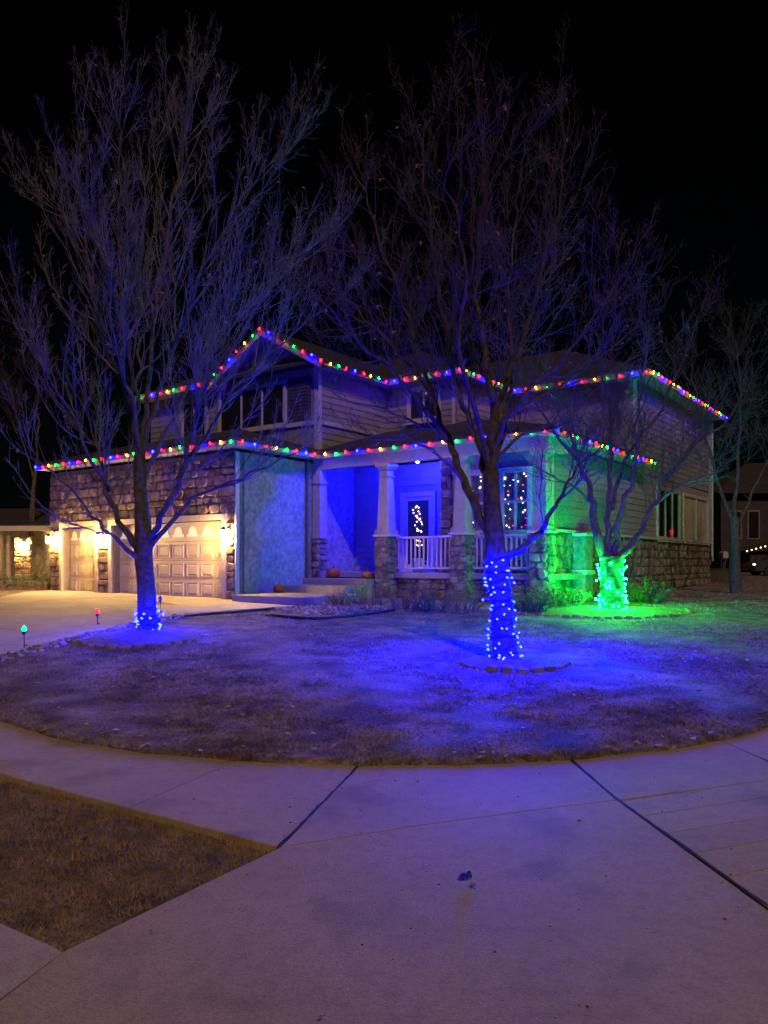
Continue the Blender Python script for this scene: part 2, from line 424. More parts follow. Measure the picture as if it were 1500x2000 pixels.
mb = MB(); mb.prism([(-14, 11.5), (-1.48, 2.8), (-1.72, 2.19), (6, 2.19), (14, 6), (14, -9), (-14, -9)], -0.2, -0.075)
tag(mb.build('street', M['street']), kind='structure')
STRIP = [(-2.91 - 3.7, 5.86 + 2.41), (-0.61, 4.33), (-1.36, 3.25), (-6.5, 6.6)]
mb = MB(); mb.prism(STRIP, -0.15, -0.03)
tag(mb.build('verge', M['turf']), kind='structure')

# ------------------------------------------------------------------ house frame of reference
HA = R(36.5); HO = Vector((-1.9, 22.9, 0))
house = empty('house', HO, -HA)
def HW(u, v, z=0):
    return Vector((HO.x + u * math.cos(HA) + v * math.sin(HA), HO.y - u * math.sin(HA) + v * math.cos(HA), z))
def WH(x, y):
    dx, dy = x - HO.x, y - HO.y
    return (dx * math.cos(HA) - dy * math.sin(HA), dx * math.sin(HA) + dy * math.cos(HA))

# ------------------------------------------------------------------ driveway
def clip(poly, f):
    out = []
    for i in range(len(poly)):
        a, b = poly[i - 1], poly[i]; fa, fb = f(a), f(b)
        if (fa >= 0) != (fb >= 0):
            t = fa / (fa - fb); out.append((a[0] + (b[0] - a[0]) * t, a[1] + (b[1] - a[1]) * t))
        if fb >= 0: out.append(b)
    return out
edge = [wpt(548, 1190), wpt(450, 1196), wpt(350, 1205), wpt(262, 1222), wpt(120, 1255), wpt(0, 1287)]
edge.append((edge[-1][0] - 0.9, edge[-1][1] - 3.0))
gl, gr = HW(-9.6, -2.8), HW(-0.2, -2.8)
DRIVE = [tuple(gl[:2]), (-11.6, 25.0), (-10.6, 20.7), (-10.2, 8.0)] + edge[::-1] + [tuple(HW(2.4, -3.2)[:2]), tuple(gr[:2])]
drive = tag(empty('driveway', (0, 0, 0)), kind='structure')
lp = [WH(*p) for p in DRIVE]
cuts_v = [9, -4.9, -7.4, -9.9, -12.6, -15.5, -30]
cuts_u = [-30, -7.2, -3.9, 30]
for i in range(len(cuts_v) - 1):
    for j in range(len(cuts_u) - 1):
        q = clip(lp, lambda p: cuts_v[i] - p[1]); q = clip(q, lambda p: p[1] - cuts_v[i + 1]) if q else q
        q = clip(q, lambda p: p[0] - cuts_u[j]) if q else q; q = clip(q, lambda p: cuts_u[j + 1] - p[0]) if q else q
        if len(q) < 3: continue
        ar = abs(sum(q[k - 1][0] * q[k][1] - q[k][0] * q[k - 1][1] for k in range(len(q)))) / 2
        if ar < 0.15: continue
        pts = [tuple(HW(*p)[:2]) for p in q]
        mbs = MB(); ar2 = sum(pts[k - 1][0] * pts[k][1] - pts[k][0] * pts[k - 1][1] for k in range(len(pts)))
        if ar2 < 0: pts = pts[::-1]
        c = (sum(p[0] for p in pts) / len(pts), sum(p[1] for p in pts) / len(pts))
        pts = [(p[0] + (c[0] - p[0]) * 0.006, p[1] + (c[1] - p[1]) * 0.006) for p in pts]
        mbs.prism(pts, [hgt(p[1]) - 0.1 for p in pts], [hgt(p[1]) + 0.055 for p in pts])
        mbs.build('slab', M['drive'], drive)

# ------------------------------------------------------------------ house: walls
GF = 0.58          # garage floor
FL = 1.34          # porch floor
WZ = 2.40          # top of the stone wainscot
E1, E2 = 4.80, 7.60  # lower and upper eaves

def hpart(name, mb, m, parent=None, **kw): return mb.build(name, m, parent or house, **kw)
def hpieces(name, mb, m, parent=None):
    """every box collected in mb becomes a piece of its own"""
    for i in range(len(mb.v) // 8):
        q = MB(); q.add(mb.v[8 * i:8 * i + 8], [tuple(k - 8 * i for k in f) for f in mb.f[6 * i:6 * i + 6]]); q.build(name, m, parent or house)

class Plane:
    """a vertical wall plane in house space: a runs along, n points outwards"""
    def __init__(s, o, a, n): s.o, s.a, s.n = Vector((*o, 0)), Vector((*a, 0)), Vector((*n, 0))
    def p(s, a, z, d): 
        q = s.o + s.a * a + s.n * d; return (q.x, q.y, z)
    def quadbox(s, mb, a0, a1, z0, z1, d0, d1):
        P = [s.p(a0, z0, d0), s.p(a1, z0, d0), s.p(a1, z0, d1), s.p(a0, z0, d1), s.p(a0, z1, d0), s.p(a1, z1, d0), s.p(a1, z1, d1), s.p(a0, z1, d1)]
        flip = s.a.cross(s.n).z < 0
        f = [(3, 2, 1, 0), (4, 5, 6, 7), (0, 1, 5, 4), (1, 2, 6, 5), (2, 3, 7, 6), (3, 0, 4, 7)]
        mb.add(P, [q[::-1] for q in f] if flip else f)

PG = Plane((0, -2.95), (1, 0), (0, -1))       # garage front, a = u
PS = Plane((-0.45, 0), (0, 1), (1, 0))        # garage side / porch left, a = v
PU = Plane((0, 0.45), (1, 0), (0, -1))        # upper front
PUS = Plane((-0.45, 0), (0, 1), (1, 0))       # upper side
PM = Plane((0, 3.95), (1, 0), (0, -1))        # upper middle
PMS = Plane((2.3, 0), (0, 1), (1, 0))
PR = Plane((0, 7.6), (1, 0), (0, -1))         # upper right front
PRS = Plane((6.9, 0), (0, 1), (1, 0))         # right side wall
PB = Plane((0, 2.2), (1, 0), (0, -1))         # porch back wall
PF = Plane((0, 1.0), (1, 0), (0, -1))         # front room wall under the porch
PFS = Plane((3.6, 0), (0, 1), (-1, 0))        # stone corner return

def wall(name, pl, a0, a1, z0, z1, m=None, thick=0.2, holes=()):
    mb = MB()
    cuts = sorted({a0, a1, *[h[0] for h in holes], *[h[1] for h in holes]})
    for i in range(len(cuts) - 1):
        c0, c1 = cuts[i], cuts[i + 1]; mid = (c0 + c1) / 2
        hs = sorted([(h[2], h[3]) for h in holes if h[0] < mid < h[1]]); z = z0
        for b0, b1 in hs:
            if b0 > z + 1e-4: pl.quadbox(mb, c0, c1, z, b0, -thick, 0)
            z = b1
        if z1 > z + 1e-4: pl.quadbox(mb, c0, c1, z, z1, -thick, 0)
    return hpart(name, mb, m or M['stucco'])

_bm = {}
def siding(parent, pl, a0, a1, z0, z1, holes=(), ex=0.19, gable=None):
    """lap siding, every board an object; boards are cut at openings"""
    z = z0
    while z < z1 - 0.02:
        t = min(z1, z + ex)
        segs = [(a0, a1)]
        if gable:
            ap, hw, za, zb = gable; k = (z - za) / (zb - za)
            if k > 0: segs = [(ap - hw * (1 - k) , ap + hw * (1 - k))]
        for h in holes:
            if z < h[3] - 0.01 and t > h[2] + 0.01:
                segs = [q for s_ in segs for q in ([(s_[0], min(s_[1], h[0]))] if s_[0] < h[0] else []) + ([(max(s_[0], h[1]), s_[1])] if s_[1] > h[1] else [])]
        for s0, s1 in segs:
            if s1 - s0 < 0.06: continue
            mb = MB()
            P = [pl.p(s0, z, 0.003), pl.p(s1, z, 0.003), pl.p(s1, z, 0.03), pl.p(s0, z, 0.03), pl.p(s0, t - 0.002, 0.003), pl.p(s1, t - 0.002, 0.003), pl.p(s1, t - 0.002, 0.011), pl.p(s0, t - 0.002, 0.011)]
            f = [(3, 2, 1, 0), (4, 5, 6, 7), (0, 1, 5, 4), (1, 2, 6, 5), (2, 3, 7, 6), (3, 0, 4, 7)]
            mb.add(P, [q[::-1] for q in f] if pl.a.cross(pl.n).z < 0 else f)
            mb.build('siding_board', M['siding'], parent)
        z = t

def stone_shape(pl, a0, a1, z0, z1, r, d0=0.0):
    g = 0.012; j = 0.02
    w, h = a1 - a0, z1 - z0
    c = min(w, h) * r.uniform(0.16, 0.32)
    q = [(a0 + c, z0), (a1 - c, z0), (a1, z0 + c), (a1, z1 - c), (a1 - c, z1), (a0 + c, z1), (a0, z1 - c), (a0, z0 + c)]
    ca, cz = (a0 + a1) / 2, (z0 + z1) / 2
    out = []
    for a, z in q:
        a += r.uniform(-j, j) * 0.8; z += r.uniform(-j, j) * 0.8
        a += (g if a < ca else -g); z += (g if z < cz else -g)
        out.append((a, z))
    d = r.uniform(0.035, 0.075); k = r.uniform(0.72, 0.86)
    tilt_a, tilt_z = r.uniform(-0.05, 0.05), r.uniform(-0.05, 0.05)
    V = [pl.p(a, z, d0) for a, z in out] + [pl.p(a, z, d0 + d * 0.62) for a, z in out] + \
        [pl.p(ca + (a - ca) * k, cz + (z - cz) * k, d0 + d + (a - ca) * tilt_a + (z - cz) * tilt_z) for a, z in out]
    f = []
    for k2 in range(2):
        for i in range(8):
            f.append((k2 * 8 + i, k2 * 8 + (i + 1) % 8, (k2 + 1) * 8 + (i + 1) % 8, (k2 + 1) * 8 + i))
    f.append(tuple(range(16, 24)))
    if pl.a.cross(pl.n).z > 0: f = [q2[::-1] for q2 in f]   # keep fronts outward
    return V, f

def stones(pl, rects, r, single=None, joined=None, size=1.0):
    for (a0, a1, z0, z1) in rects:
        z = z0
        while z < z1 - 0.03:
            h = r.uniform(0.15, 0.30) * size
            if z1 - (z + h) < 0.12: h = z1 - z
            a = a0
            while a < a1 - 0.03:
                w = r.uniform(0.20, 0.52) * size
                if a1 - (a + w) < 0.15: w = a1 - a
                parts = [(z, z + h)]
                if h > 0.24 * size and w < 0.36 and r.random() < 0.35:
                    s_ = z + h * r.uniform(0.4, 0.6); parts = [(z, s_), (s_, z + h)]
                for p0, p1 in parts:
                    V, f = stone_shape(pl, a, a + w, p0, p1, r)
                    if single is not None:
                        mb = MB(); mb.add(V, f); mb.build('stone', M['stone'], single)
                    else: joined.add(V, f)
                a += w
            z += h

# garage front
BD = (-5.98, -0.90, GF, 2.78)     # two-car opening
SD = (-8.72, -6.84, GF, 2.78)     # one-car opening
gw = wall('garage_wall', PG, -9.5, -0.45, 0.3, 4.62, M['mortar'], 0.35, [BD, SD])
TW = 0.14
rs = random.Random(3)
rects = [(BD[1] + TW, -0.45, 0.42, 2.72), (SD[1] + TW, BD[0] - TW, 0.42, 2.72), (-9.5, SD[0] - TW, 0.42, 2.72), (-9.5, -0.45, 2.95, 4.5)]
stones(PG, rects, rs, single=gw, size=1.06)
# door casings
for D in (BD, SD):
    mb = MB()
    PG.quadbox(mb, D[0] - TW, D[0], GF - 0.02, D[3] + 0.17, -0.34, 0.07)
    PG.quadbox(mb, D[1], D[1] + TW, GF - 0.02, D[3] + 0.17, -0.34, 0.07)
    PG.quadbox(mb, D[0] + 0.001, D[1] - 0.001, D[3], D[3] + 0.165, -0.34, 0.067)
    hpieces('door_casing', mb, M['tan_trim'])

def garage_door(D, ncol):
    a0, a1, z0, z1 = D; dd = -0.26
    gd = empty('garage_door', (0, 0, 0), 0, house)
    rows = 4; hh = (z1 - z0) / rows; w = (a1 - a0) / ncol
    for rI in range(rows):
        mb = MB(); PG.quadbox(mb, a0, a1, z0 + rI * hh + 0.006, z0 + (rI + 1) * hh - 0.006, dd - 0.05, dd)
        # raised frames round each panel
        for c in range(ncol):
            c0, c1 = a0 + c * w + 0.07, a0 + (c + 1) * w - 0.07; b0, b1 = z0 + rI * hh + 0.08, z0 + (rI + 1) * hh - 0.08
            for q in ((c0, c1, b0, b0 + 0.022), (c0, c1, b1 - 0.022, b1), (c0, c0 + 0.022, b0 + 0.022, b1 - 0.022), (c1 - 0.022, c1, b0 + 0.022, b1 - 0.022)):
                if rI < rows - 1: PG.quadbox(mb, *q, dd + 0.0005, dd + 0.02)
        sec = mb.build('door_section', M['garage'], gd)
        for c in range(ncol):
            c0, c1 = a0 + c * w + 0.12, a0 + (c + 1) * w - 0.12; b0, b1 = z0 + rI * hh + 0.13, z0 + (rI + 1) * hh - 0.13
            if rI < rows - 1:
                mb = MB(); V = [PG.p(a, z, dd + 0.001) for a, z in ((c0, b0), (c1, b0), (c1, b1), (c0, b1))] + [PG.p(a, z, dd + 0.016) for a, z in ((c0 + .03, b0 + .03), (c1 - .03, b0 + .03), (c1 - .03, b1 - .03), (c0 + .03, b1 - .03))]
                mb.add(V, [(0, 1, 5, 4), (1, 2, 6, 5), (2, 3, 7, 6), (3, 0, 4, 7), (4, 5, 6, 7)])
                mb.build('panel', M['garage'], sec)
            else:
                cx = a0 + (c + 0.5) * w; hw = w * 0.40; zb = z0 + rI * hh + 0.13; ht = 0.30
                out = [(cx - hw, zb), (cx + hw, zb), (cx + hw, zb + 0.05)]
                for i in range(13):
                    w_ = math.pi * i / 12; out.append((cx + hw * 0.66 * math.cos(w_), zb + 0.09 + (ht - 0.09) * math.sin(w_) ** 0.8))
                out.append((cx - hw, zb + 0.05))
                mb = MB(); n_ = len(out)
                mb.add([PG.p(a, z, dd + 0.001) for a, z in out] + [PG.p(a, z, dd + 0.012) for a, z in out], [tuple(range(n_, 2 * n_))] + [(i, (i + 1) % n_, n_ + (i + 1) % n_, n_ + i) for i in range(n_)])
                mb.build('arched_pane', M['garage_glass'], sec)
    mb = MB(); PG.quadbox(mb, a0, a1, z0 - 0.03, z0 + 0.004, dd - 0.045, dd - 0.004); mb.build('bottom_seal', M['black'], gd)
garage_door(BD, 8); garage_door(SD, 4)

# garage side wall + porch left wall (lap siding)
sw = wall('side_wall', PS, -2.95, 2.2, 0.3, 4.62)
mb = MB(); PS.quadbox(mb, -2.949, -2.82, 0.45, 4.6, 0.003, 0.045); hpart('corner_board', mb, M['trim'])
mb = MB(); P0 = PS.p(-0.12, 0, 0.06); mb.tube([(P0[0], P0[1], 4.7), (P0[0], P0[1], 0.95), (P0[0] + .08, P0[1], 0.85)], 0.045, 8); hpart('downspout', mb, M['shutter'])
wall('garage_left_wall', Plane((-9.5, 0), (0, 1), (-1, 0)), -2.6, 12, 0.3, 4.6, M['stucco'])
# porch back wall and front room
DOOR = (1.55, 2.55, FL, 3.62)
pbw = wall('porch_wall', PB, -0.45, 3.6, 0.3, 4.62)
siding(pbw, PB, -0.42, 3.58, FL + 0.02, 4.5, [(DOOR[0] - 0.16, DOOR[1] + 0.16, 0, DOOR[3] + 0.18)], ex=0.2)
frw = wall('front_room_wall', PF, 3.6, 6.9, 0.3, 4.62)
W1, W2 = (4.45, 5.1, 2.42, 4.0), (5.55, 6.28, 2.42, 4.0)
siding(frw, PF, 4.0, 6.86, WZ + 0.08, 4.5, [(w[0] - 0.12, w[1] + 0.12, w[2] - 0.12, w[3] + 0.14) for w in (W1, W2)], ex=0.2)
wall('stone_return', PFS, 1.0, 2.2, 0.3, 4.62, M['mortar'])
stuffst = MB(); rs2 = random.Random(11)
stones(PF, [(3.58, 3.98, 0.6, 4.5)], rs2, single=frw)
stones(PF, [(4.0, 6.9, 0.45, WZ)], rs2, joined=stuffst)
# right side wall
rsw = wall('right_wall', PRS, 1.0, 16.6, 0.3, 7.62, holes=[(0.99, 7.6, 4.62, 7.7)])
WA, WB = (9.6, 12.1, 2.5, 4.15), (12.75, 16.1, 2.5, 4.15)
siding(rsw, PRS, 1.03, 16.55, WZ + 0.08, 4.5, [(w[0] - 0.14, w[1] + 0.14, w[2] - 0.14, w[3] + 0.14) for w in (WA, WB)], ex=0.2)
siding(rsw, PRS, 7.7, 16.55, 4.55, 7.5, ex=0.2)
stones(PRS, [(1.0, 16.6, 0.45, WZ)], rs2, joined=stuffst, size=1.15)
mb = MB(); PRS.quadbox(mb, 0.9, 16.75, WZ, WZ + 0.07, -0.01, 0.13); PF.quadbox(mb, 4.0, 6.89, WZ, WZ + 0.069, -0.01, 0.12); hpieces('ledge', mb, M['trim'])
mb = MB(); PRS.quadbox(mb, 16.56, 16.7, WZ + 0.07, 7.6, -0.2, 0.05); PRS.quadbox(mb, 0.96, 1.05, WZ + 0.072, 4.6, -0.05, 0.048); hpieces('corner_board', mb, M['trim'])
mb = MB(); P0 = PRS.p(16.62, 0, 0.11)
mb.tube([(P0[0], P0[1], 7.4), (P0[0], P0[1], 1.9), (P0[0], P0[1] + 0.1, 1.7)], 0.045, 8); hpart('downspout', mb, M['trim'])
# upper storey
GW = (-4.8, -1.85, 6.0, 7.28); GW2 = (-6.75, -5.55, 6.0, 7.2)
uw = wall('upper_front_wall', PU, -8.6, -0.45, 4.6, 7.62)
mb = MB(); tri = [(-4.72, 7.621), (-0.18, 7.621), (-2.45, 8.84)]
mb.add([PU.p(a, z, 0) for a, z in tri] + [PU.p(a, z, -0.2) for a, z in tri], [(0, 1, 2), (5, 4, 3), (0, 3, 4, 1), (1, 4, 5, 2), (2, 5, 3, 0)])
hpart('gable_wall', mb, M['stucco'])
siding(uw, PU, -8.6, -0.47, 5.98, 7.62, [(w[0] - 0.13, w[1] + 0.13, w[2] - 0.13, w[3] + 0.13) for w in (GW, GW2)])
siding(uw, PU, -4.6, -0.3, 7.64, 8.8, gable=(-2.45, 2.25, 7.62, 8.84))
usw = wall('upper_side_wall', PUS, 0.45, 3.95, 4.6, 7.62); siding(usw, PUS, 0.46, 3.93, 4.85, 7.55)
umw = wall('upper_middle_wall', PM, -0.45, 2.3, 5.3, 7.62)
MW = (0.55, 1.65, 6.35, 7.3)
siding(umw, PM, -0.42, 2.28, 5.6, 7.55, [(MW[0] - 0.12, MW[1] + 0.12, MW[2] - 0.12, MW[3] + 0.12)])
ums = wall('upper_middle_side', PMS, 3.95, 7.6, 4.6, 7.62); siding(ums, PMS, 3.97, 7.58, 5.6, 7.55)
urw = wall('upper_right_wall', PR, 2.3, 6.9, 4.6, 7.62); siding(urw, PR, 2.32, 6.86, 4.9, 7.55)
wall('upper_left_wall', Plane((-8.6, 0), (0, 1), (-1, 0)), 0.45, 14, 4.6, 7.6)
wall('back_wall', Plane((0, 16.6), (1, 0), (0, 1)), -9.5, 6.9, 0.3, 7.6)
mb = MB()
PU.quadbox(mb, -0.58, -0.45, 4.7, 7.62, 0.033, 0.06); PUS.quadbox(mb, 0.391, 0.55, 4.7, 7.62, 0.002, 0.05)
PU.quadbox(mb, -8.6, -0.58, 5.84, 5.97, 0.003, 0.07); PUS.quadbox(mb, 0.56, 3.9, 5.84, 5.97, 0.032, 0.07)
PR.quadbox(mb, 6.78, 6.9, 4.8, 7.6, 0.032, 0.055); PM.quadbox(mb, 2.18, 2.3, 5.5, 7.6, 0.032, 0.055)
hpieces('trim_board', mb, M['trim'])

def window(pl, w, panes=2, glass=None, horizontal=False, sill=True, tr=0.11, vert=None, depth=0.08):
    a0, a1, z0, z1 = w
    mb = MB()
    pl.quadbox(mb, a0 - tr, a0, z0 - tr, z1 + tr, 0.002, depth); pl.quadbox(mb, a1, a1 + tr, z0 - tr, z1 + tr, 0.002, depth)
    pl.quadbox(mb, a0, a1, z1, z1 + tr - 0.001, 0.002, depth - 0.001); pl.quadbox(mb, a0, a1, z0 - tr + 0.001, z0, 0.002, depth - 0.001)
    o = hpart('window', mb, M['trim'])
    cuts = vert or [a0 + (a1 - a0) * i / panes for i in range(panes + 1)]
    for i in range(len(cuts) - 1):
        rows = [(z0, (z0 + z1) / 2), ((z0 + z1) / 2, z1)] if horizontal else [(z0, z1)]
        for b0, b1 in rows:
            mb = MB(); pl.quadbox(mb, cuts[i] + 0.022, cuts[i + 1] - 0.022, b0 + 0.022, b1 - 0.022, 0.05 if glass else 0.012, 0.056 if glass else 0.03)
            mb.build('pane', glass or M['pane'], o)
            mb = MB()
            for q in ((cuts[i], cuts[i] + 0.03, b0, b1), (cuts[i + 1] - 0.03, cuts[i + 1], b0, b1), (cuts[i] + 0.03, cuts[i + 1] - 0.03, b0, b0 + 0.03), (cuts[i] + 0.03, cuts[i + 1] - 0.03, b1 - 0.03, b1)):
                pl.quadbox(mb, *q, 0.003, 0.066)
            mb.build('sash', M['trim'], o)
    if sill:
        mb = MB(); pl.quadbox(mb, a0 - tr - 0.04, a1 + tr + 0.04, z0 - tr - 0.05, z0 - tr, 0.002, 0.12); mb.build('sill', M['trim'], o)
    return o
window(PU, GW, 3, vert=[-4.8, -3.78, -2.82, -1.85], tr=0.085)
sh = MB(); PU.quadbox(sh, -1.68, -0.72, 5.985, 7.36, 0.032, 0.05); sh = hpart('shutter', sh, M['shutter'])
for k in range(12):
    z_ = 6.05 + k * 0.105; mb = MB(); PU.quadbox(mb, -1.60, -0.80, z_, z_ + 0.075, 0.0505, 0.066); mb.build('louvre', M['shutter'], sh)
window(PU, GW2, 2); window(PM, MW, 2)
window(PF, W1, 1, M['clear'], horizontal=True); window(PF, W2, 2, M['clear'], horizontal=True)
for w in (W1, W2):
    mb = MB(); PF.quadbox(mb, w[0], w[1], w[2], w[3], 0.004, 0.008); hpart('dark_room', mb, mat('dim_interior', (0.09, 0.09, 0.08), (0.16, 0.16, 0.14), 0.9, 6))  # flat backing sheet, the room's dimness put into its colour
window(PRS, WA, 3)
wb = window(PRS, WB, 2, M['clear'])
mb = MB()
for k in range(2):
    b0 = WB[0] + (WB[1] - WB[0]) * k / 2 + 0.04; b1 = WB[0] + (WB[1] - WB[0]) * (k + 1) / 2 - 0.04; n_ = 26
    pv = [];
    for i in range(n_ + 1):
        a = b0 + (b1 - b0) * i / n_; d = 0.02 + 0.012 * math.sin(i * 1.9)
        pv += [PRS.p(a, WB[2] + 0.02, d), PRS.p(a, WB[3] - 0.02, d)]
    mb.add(pv, [(2 * i, 2 * i + 2, 2 * i + 3, 2 * i + 1) for i in range(n_)])
mb.build('curtain', M['curtain'], wb, smooth=True)

# front door: frame, dark storm glass
fd = empty('front_door', (0, 0, 0), 0, house)
mb = MB(); a0, a1, z0, z1 = DOOR
PB.quadbox(mb, a0 - 0.14, a0, z0, z1 + 0.14, 0.002, 0.09); PB.quadbox(mb, a1, a1 + 0.14, z0, z1 + 0.14, 0.002, 0.09); PB.quadbox(mb, a0, a1, z1, z1 + 0.139, 0.002, 0.089)
mb.build('door_frame', M['trim'], fd)
mb = MB()
for q in ((a0, a0 + 0.11, z0, z1), (a1 - 0.11, a1, z0, z1), (a0 + 0.11, a1 - 0.11, z0, z0 + 0.22), (a0 + 0.11, a1 - 0.11, z1 - 0.12, z1)): PB.quadbox(mb, *q, 0.003, 0.05)
mb.build('door_leaf', M['trim'], fd)
mb = MB(); PB.quadbox(mb, a0 + 0.11, a1 - 0.11, z0 + 0.22, z1 - 0.12, 0.004, 0.03); mb.build('glass', M['pane'], fd)
mb = MB(); hp = PB.p(a0 + 0.06, 2.4, 0.09); mb.tube([PB.p(a0 + 0.06, 2.3, 0.05), PB.p(a0 + 0.06, 2.32, 0.10), PB.p(a0 + 0.06, 2.5, 0.10), PB.p(a0 + 0.06, 2.52, 0.05)], 0.012, 6); mb.build('door_handle', M['dark_metal'], fd)

# ------------------------------------------------------------------ house: roofs
def roof_poly(name, pts, thick=0.10):
    n = len(pts); mb = MB()
    mb.add([tuple(p) for p in pts] + [(p[0], p[1], p[2] - thick) for p in pts], [tuple(range(n)), tuple(range(n, 2 * n))[::-1]] + [(i, n + i, n + (i + 1) % n, (i + 1) % n) for i in range(n)])
    return hpart(name, mb, M['roof'])
k1 = 0.29
zl = E1 + 0.10
# garage roof: front slope with hip, side slope
hx = 3.9
roof_poly('garage_roof', [(-9.65, -3.5, zl), (0.1, -3.5, zl), (0.1 - hx, -3.5 + hx, zl + k1 * hx), (-9.65, -3.5 + hx, zl + k1 * hx)])
roof_poly('garage_roof_hip', [(0.1, -3.495, zl - .003), (0.1, 0.6, zl - .003), (-0.4, 0.6, zl + k1 * 0.5), (0.1 - hx, -3.495 + hx, zl + k1 * hx)])
# porch roof
roof_poly('porch_roof', [(0.0, -0.1, zl - .006), (7.46, -0.1, zl - .006), (7.46 - 5.2, -0.1 + 5.2, zl + k1 * 5.2), (-0.4, 5.1, zl + k1 * 5.2), (-0.4, -0.1, zl - .006)])
roof_poly('porch_roof_hip', [(7.46, -0.09, zl - .009), (7.46, 7.7, zl - .009), (2.3, 7.7, zl + k1 * 5.16), (2.3, 5.06, zl + k1 * 5.16)])
# fascia and soffit (lower)
mb = MB()
mb.box(-9.6, 0.03, -3.43, -3.40, E1 - 0.10, E1 + 0.09); mb.box(0.0, 0.031, -3.40, -0.03, E1 - 0.101, E1 + 0.089)
mb.box(0.031, 7.39, -0.03, 0.0, E1 - 0.10, E1 + 0.088); mb.box(7.36, 7.391, 0.0, 7.6, E1 - 0.101, E1 + 0.087)
hpieces('lower_fascia', mb, M['fascia'])
mb = MB()
mb.box(-9.6, -0.001, -3.40, -2.90, E1 - 0.09, E1 - 0.06); mb.box(-0.5, -0.002, -2.90, 0.0, E1 - 0.088, E1 - 0.06)
mb.box(-0.5, 7.359, 0.001, 2.3, E1 - 0.09, E1 - 0.06); mb.box(6.85, 7.358, 2.301, 7.6, E1 - 0.09, E1 - 0.06)
hpieces('lower_soffit', mb, M['trim'])
# porch beam
mb = MB(); mb.box(-0.4, 7.2, 0.16, 0.42, 4.40, E1 - 0.091); mb.box(6.95, 7.201, 0.421, 1.4, 4.401, E1 - 0.092)
hpieces('porch_beam', mb, M['column'])
# upper hips
def hip(u0, u1, v0, v1, dz):
    z = E2 + 0.1 + dz; k = 0.5; half = min(u1 - u0, v1 - v0) / 2
    if (u1 - u0) > (v1 - v0): ra, rb = (u0 + half, (v0 + v1) / 2), (u1 - half, (v0 + v1) / 2)
    else: ra, rb = ((u0 + u1) / 2, v0 + half), ((u0 + u1) / 2, v1 - half)
    zt = z + half * k
    P = [(u0, v0, z), (u1, v0, z), (u1, v1, z), (u0, v1, z), (*ra, zt), (*rb, zt)]
    mb = MB()
    if (u1 - u0) > (v1 - v0): f = [(0, 1, 5, 4), (1, 2, 5), (2, 3, 4, 5), (3, 0, 4)]
    else: f = [(0, 1, 4), (1, 2, 5, 4), (2, 3, 5), (3, 0, 4, 5)]
    mb.add(P + [(p[0], p[1], z - 0.1) for p in P[:4]], f + [(0, 6, 7, 1), (1, 7, 8, 2), (2, 8, 9, 3), (3, 9, 6, 0), (9, 8, 7, 6)])
    hpart('upper_roof', mb, M['roof'])
hip(-9.1, -0.05, 0.02, 16.0, 0.0); hip(-6.0, 2.75, 3.45, 16.4, 0.004); hip(-7.0, 7.42, 7.1, 17.0, 0.008)
gr_ = [(-4.98, E2 + 0.06), (-2.45, 9.05), (0.08, E2 + 0.06)]
mb = MB()
for (a, b) in ((gr_[0], gr_[1]), (gr_[1], gr_[2])):
    P = [(a[0], -0.06, a[1]), (b[0], -0.06, b[1]), (b[0], 3.4, b[1]), (a[0], 3.4, a[1])]
    mb.add(P + [(p[0], p[1], p[2] - 0.1) for p in P], [(0, 1, 2, 3), (7, 6, 5, 4), (0, 4, 5, 1), (1, 5, 6, 2), (2, 6, 7, 3), (3, 7, 4, 0)])
hpieces('gable_roof', mb, M['roof'])
mb = MB()   # rake boards and upper fascia
for (a, b) in (((-4.95, E2 - 0.03), (-2.45, 8.96)), ((-2.45, 8.96), (0.05, E2 - 0.03))):
    P = [(a[0], -0.03, a[1]), (b[0], -0.03, b[1]), (b[0], 0.0, b[1]), (a[0], 0.0, a[1])]
    mb.add(P + [(p[0], p[1], p[2] - 0.19) for p in P], [(0, 1, 2, 3), (7, 6, 5, 4), (0, 4, 5, 1), (1, 5, 6, 2), (2, 6, 7, 3), (3, 7, 4, 0)])
hpieces('rake_board', mb, M['fascia'])
mb = MB()
for (a, b) in (((-4.93, E2 - 0.06), (-2.45, 8.9)), ((-2.45, 8.9), (0.02, E2 - 0.06))):
    P = [(a[0], 0.001, a[1]), (b[0], 0.001, b[1]), (b[0], 0.44, b[1]), (a[0], 0.44, a[1])]
    mb.add(P + [(p[0], p[1], p[2] - 0.02) for p in P], [(0, 1, 2, 3), (7, 6, 5, 4), (0, 4, 5, 1), (1, 5, 6, 2), (2, 6, 7, 3), (3, 7, 4, 0)])
hpieces('gable_soffit', mb, M['trim'])
mb = MB()
zz0, zz1 = E2 - 0.1, E2 + 0.09
mb.box(-9.1, -4.9, -0.03, 0.0, zz0, zz1); mb.box(0.0, 0.03, -0.02, 3.47, zz0, zz1); mb.box(0.031, 2.78, 3.44, 3.47, zz0 + .001, zz1)
mb.box(2.75, 2.781, 3.471, 7.12, zz0, zz1); mb.box(2.782, 7.45, 7.09, 7.12, zz0 + .001, zz1); mb.box(7.42, 7.451, 7.121, 17.0, zz0, zz1)
hpieces('upper_fascia', mb, M['fascia'])
mb = MB()
mb.box(-9.05, -4.9, 0.001, 0.45, zz0 + .01, zz0 + .03); mb.box(-0.45, -0.001, 0.451, 3.95, zz0 + .01, zz0 + .03); mb.box(-0.0, 2.749, 3.471, 3.95, zz0 + .012, zz0 + .03)
mb.box(2.3, 2.749, 3.951, 7.6, zz0 + .01, zz0 + .03); mb.box(2.75, 7.419, 7.121, 7.6, zz0 + .012, zz0 + .03); mb.box(6.9, 7.418, 7.601, 16.6, zz0 + .01, zz0 + .03)
hpieces('upper_soffit', mb, M['trim'])

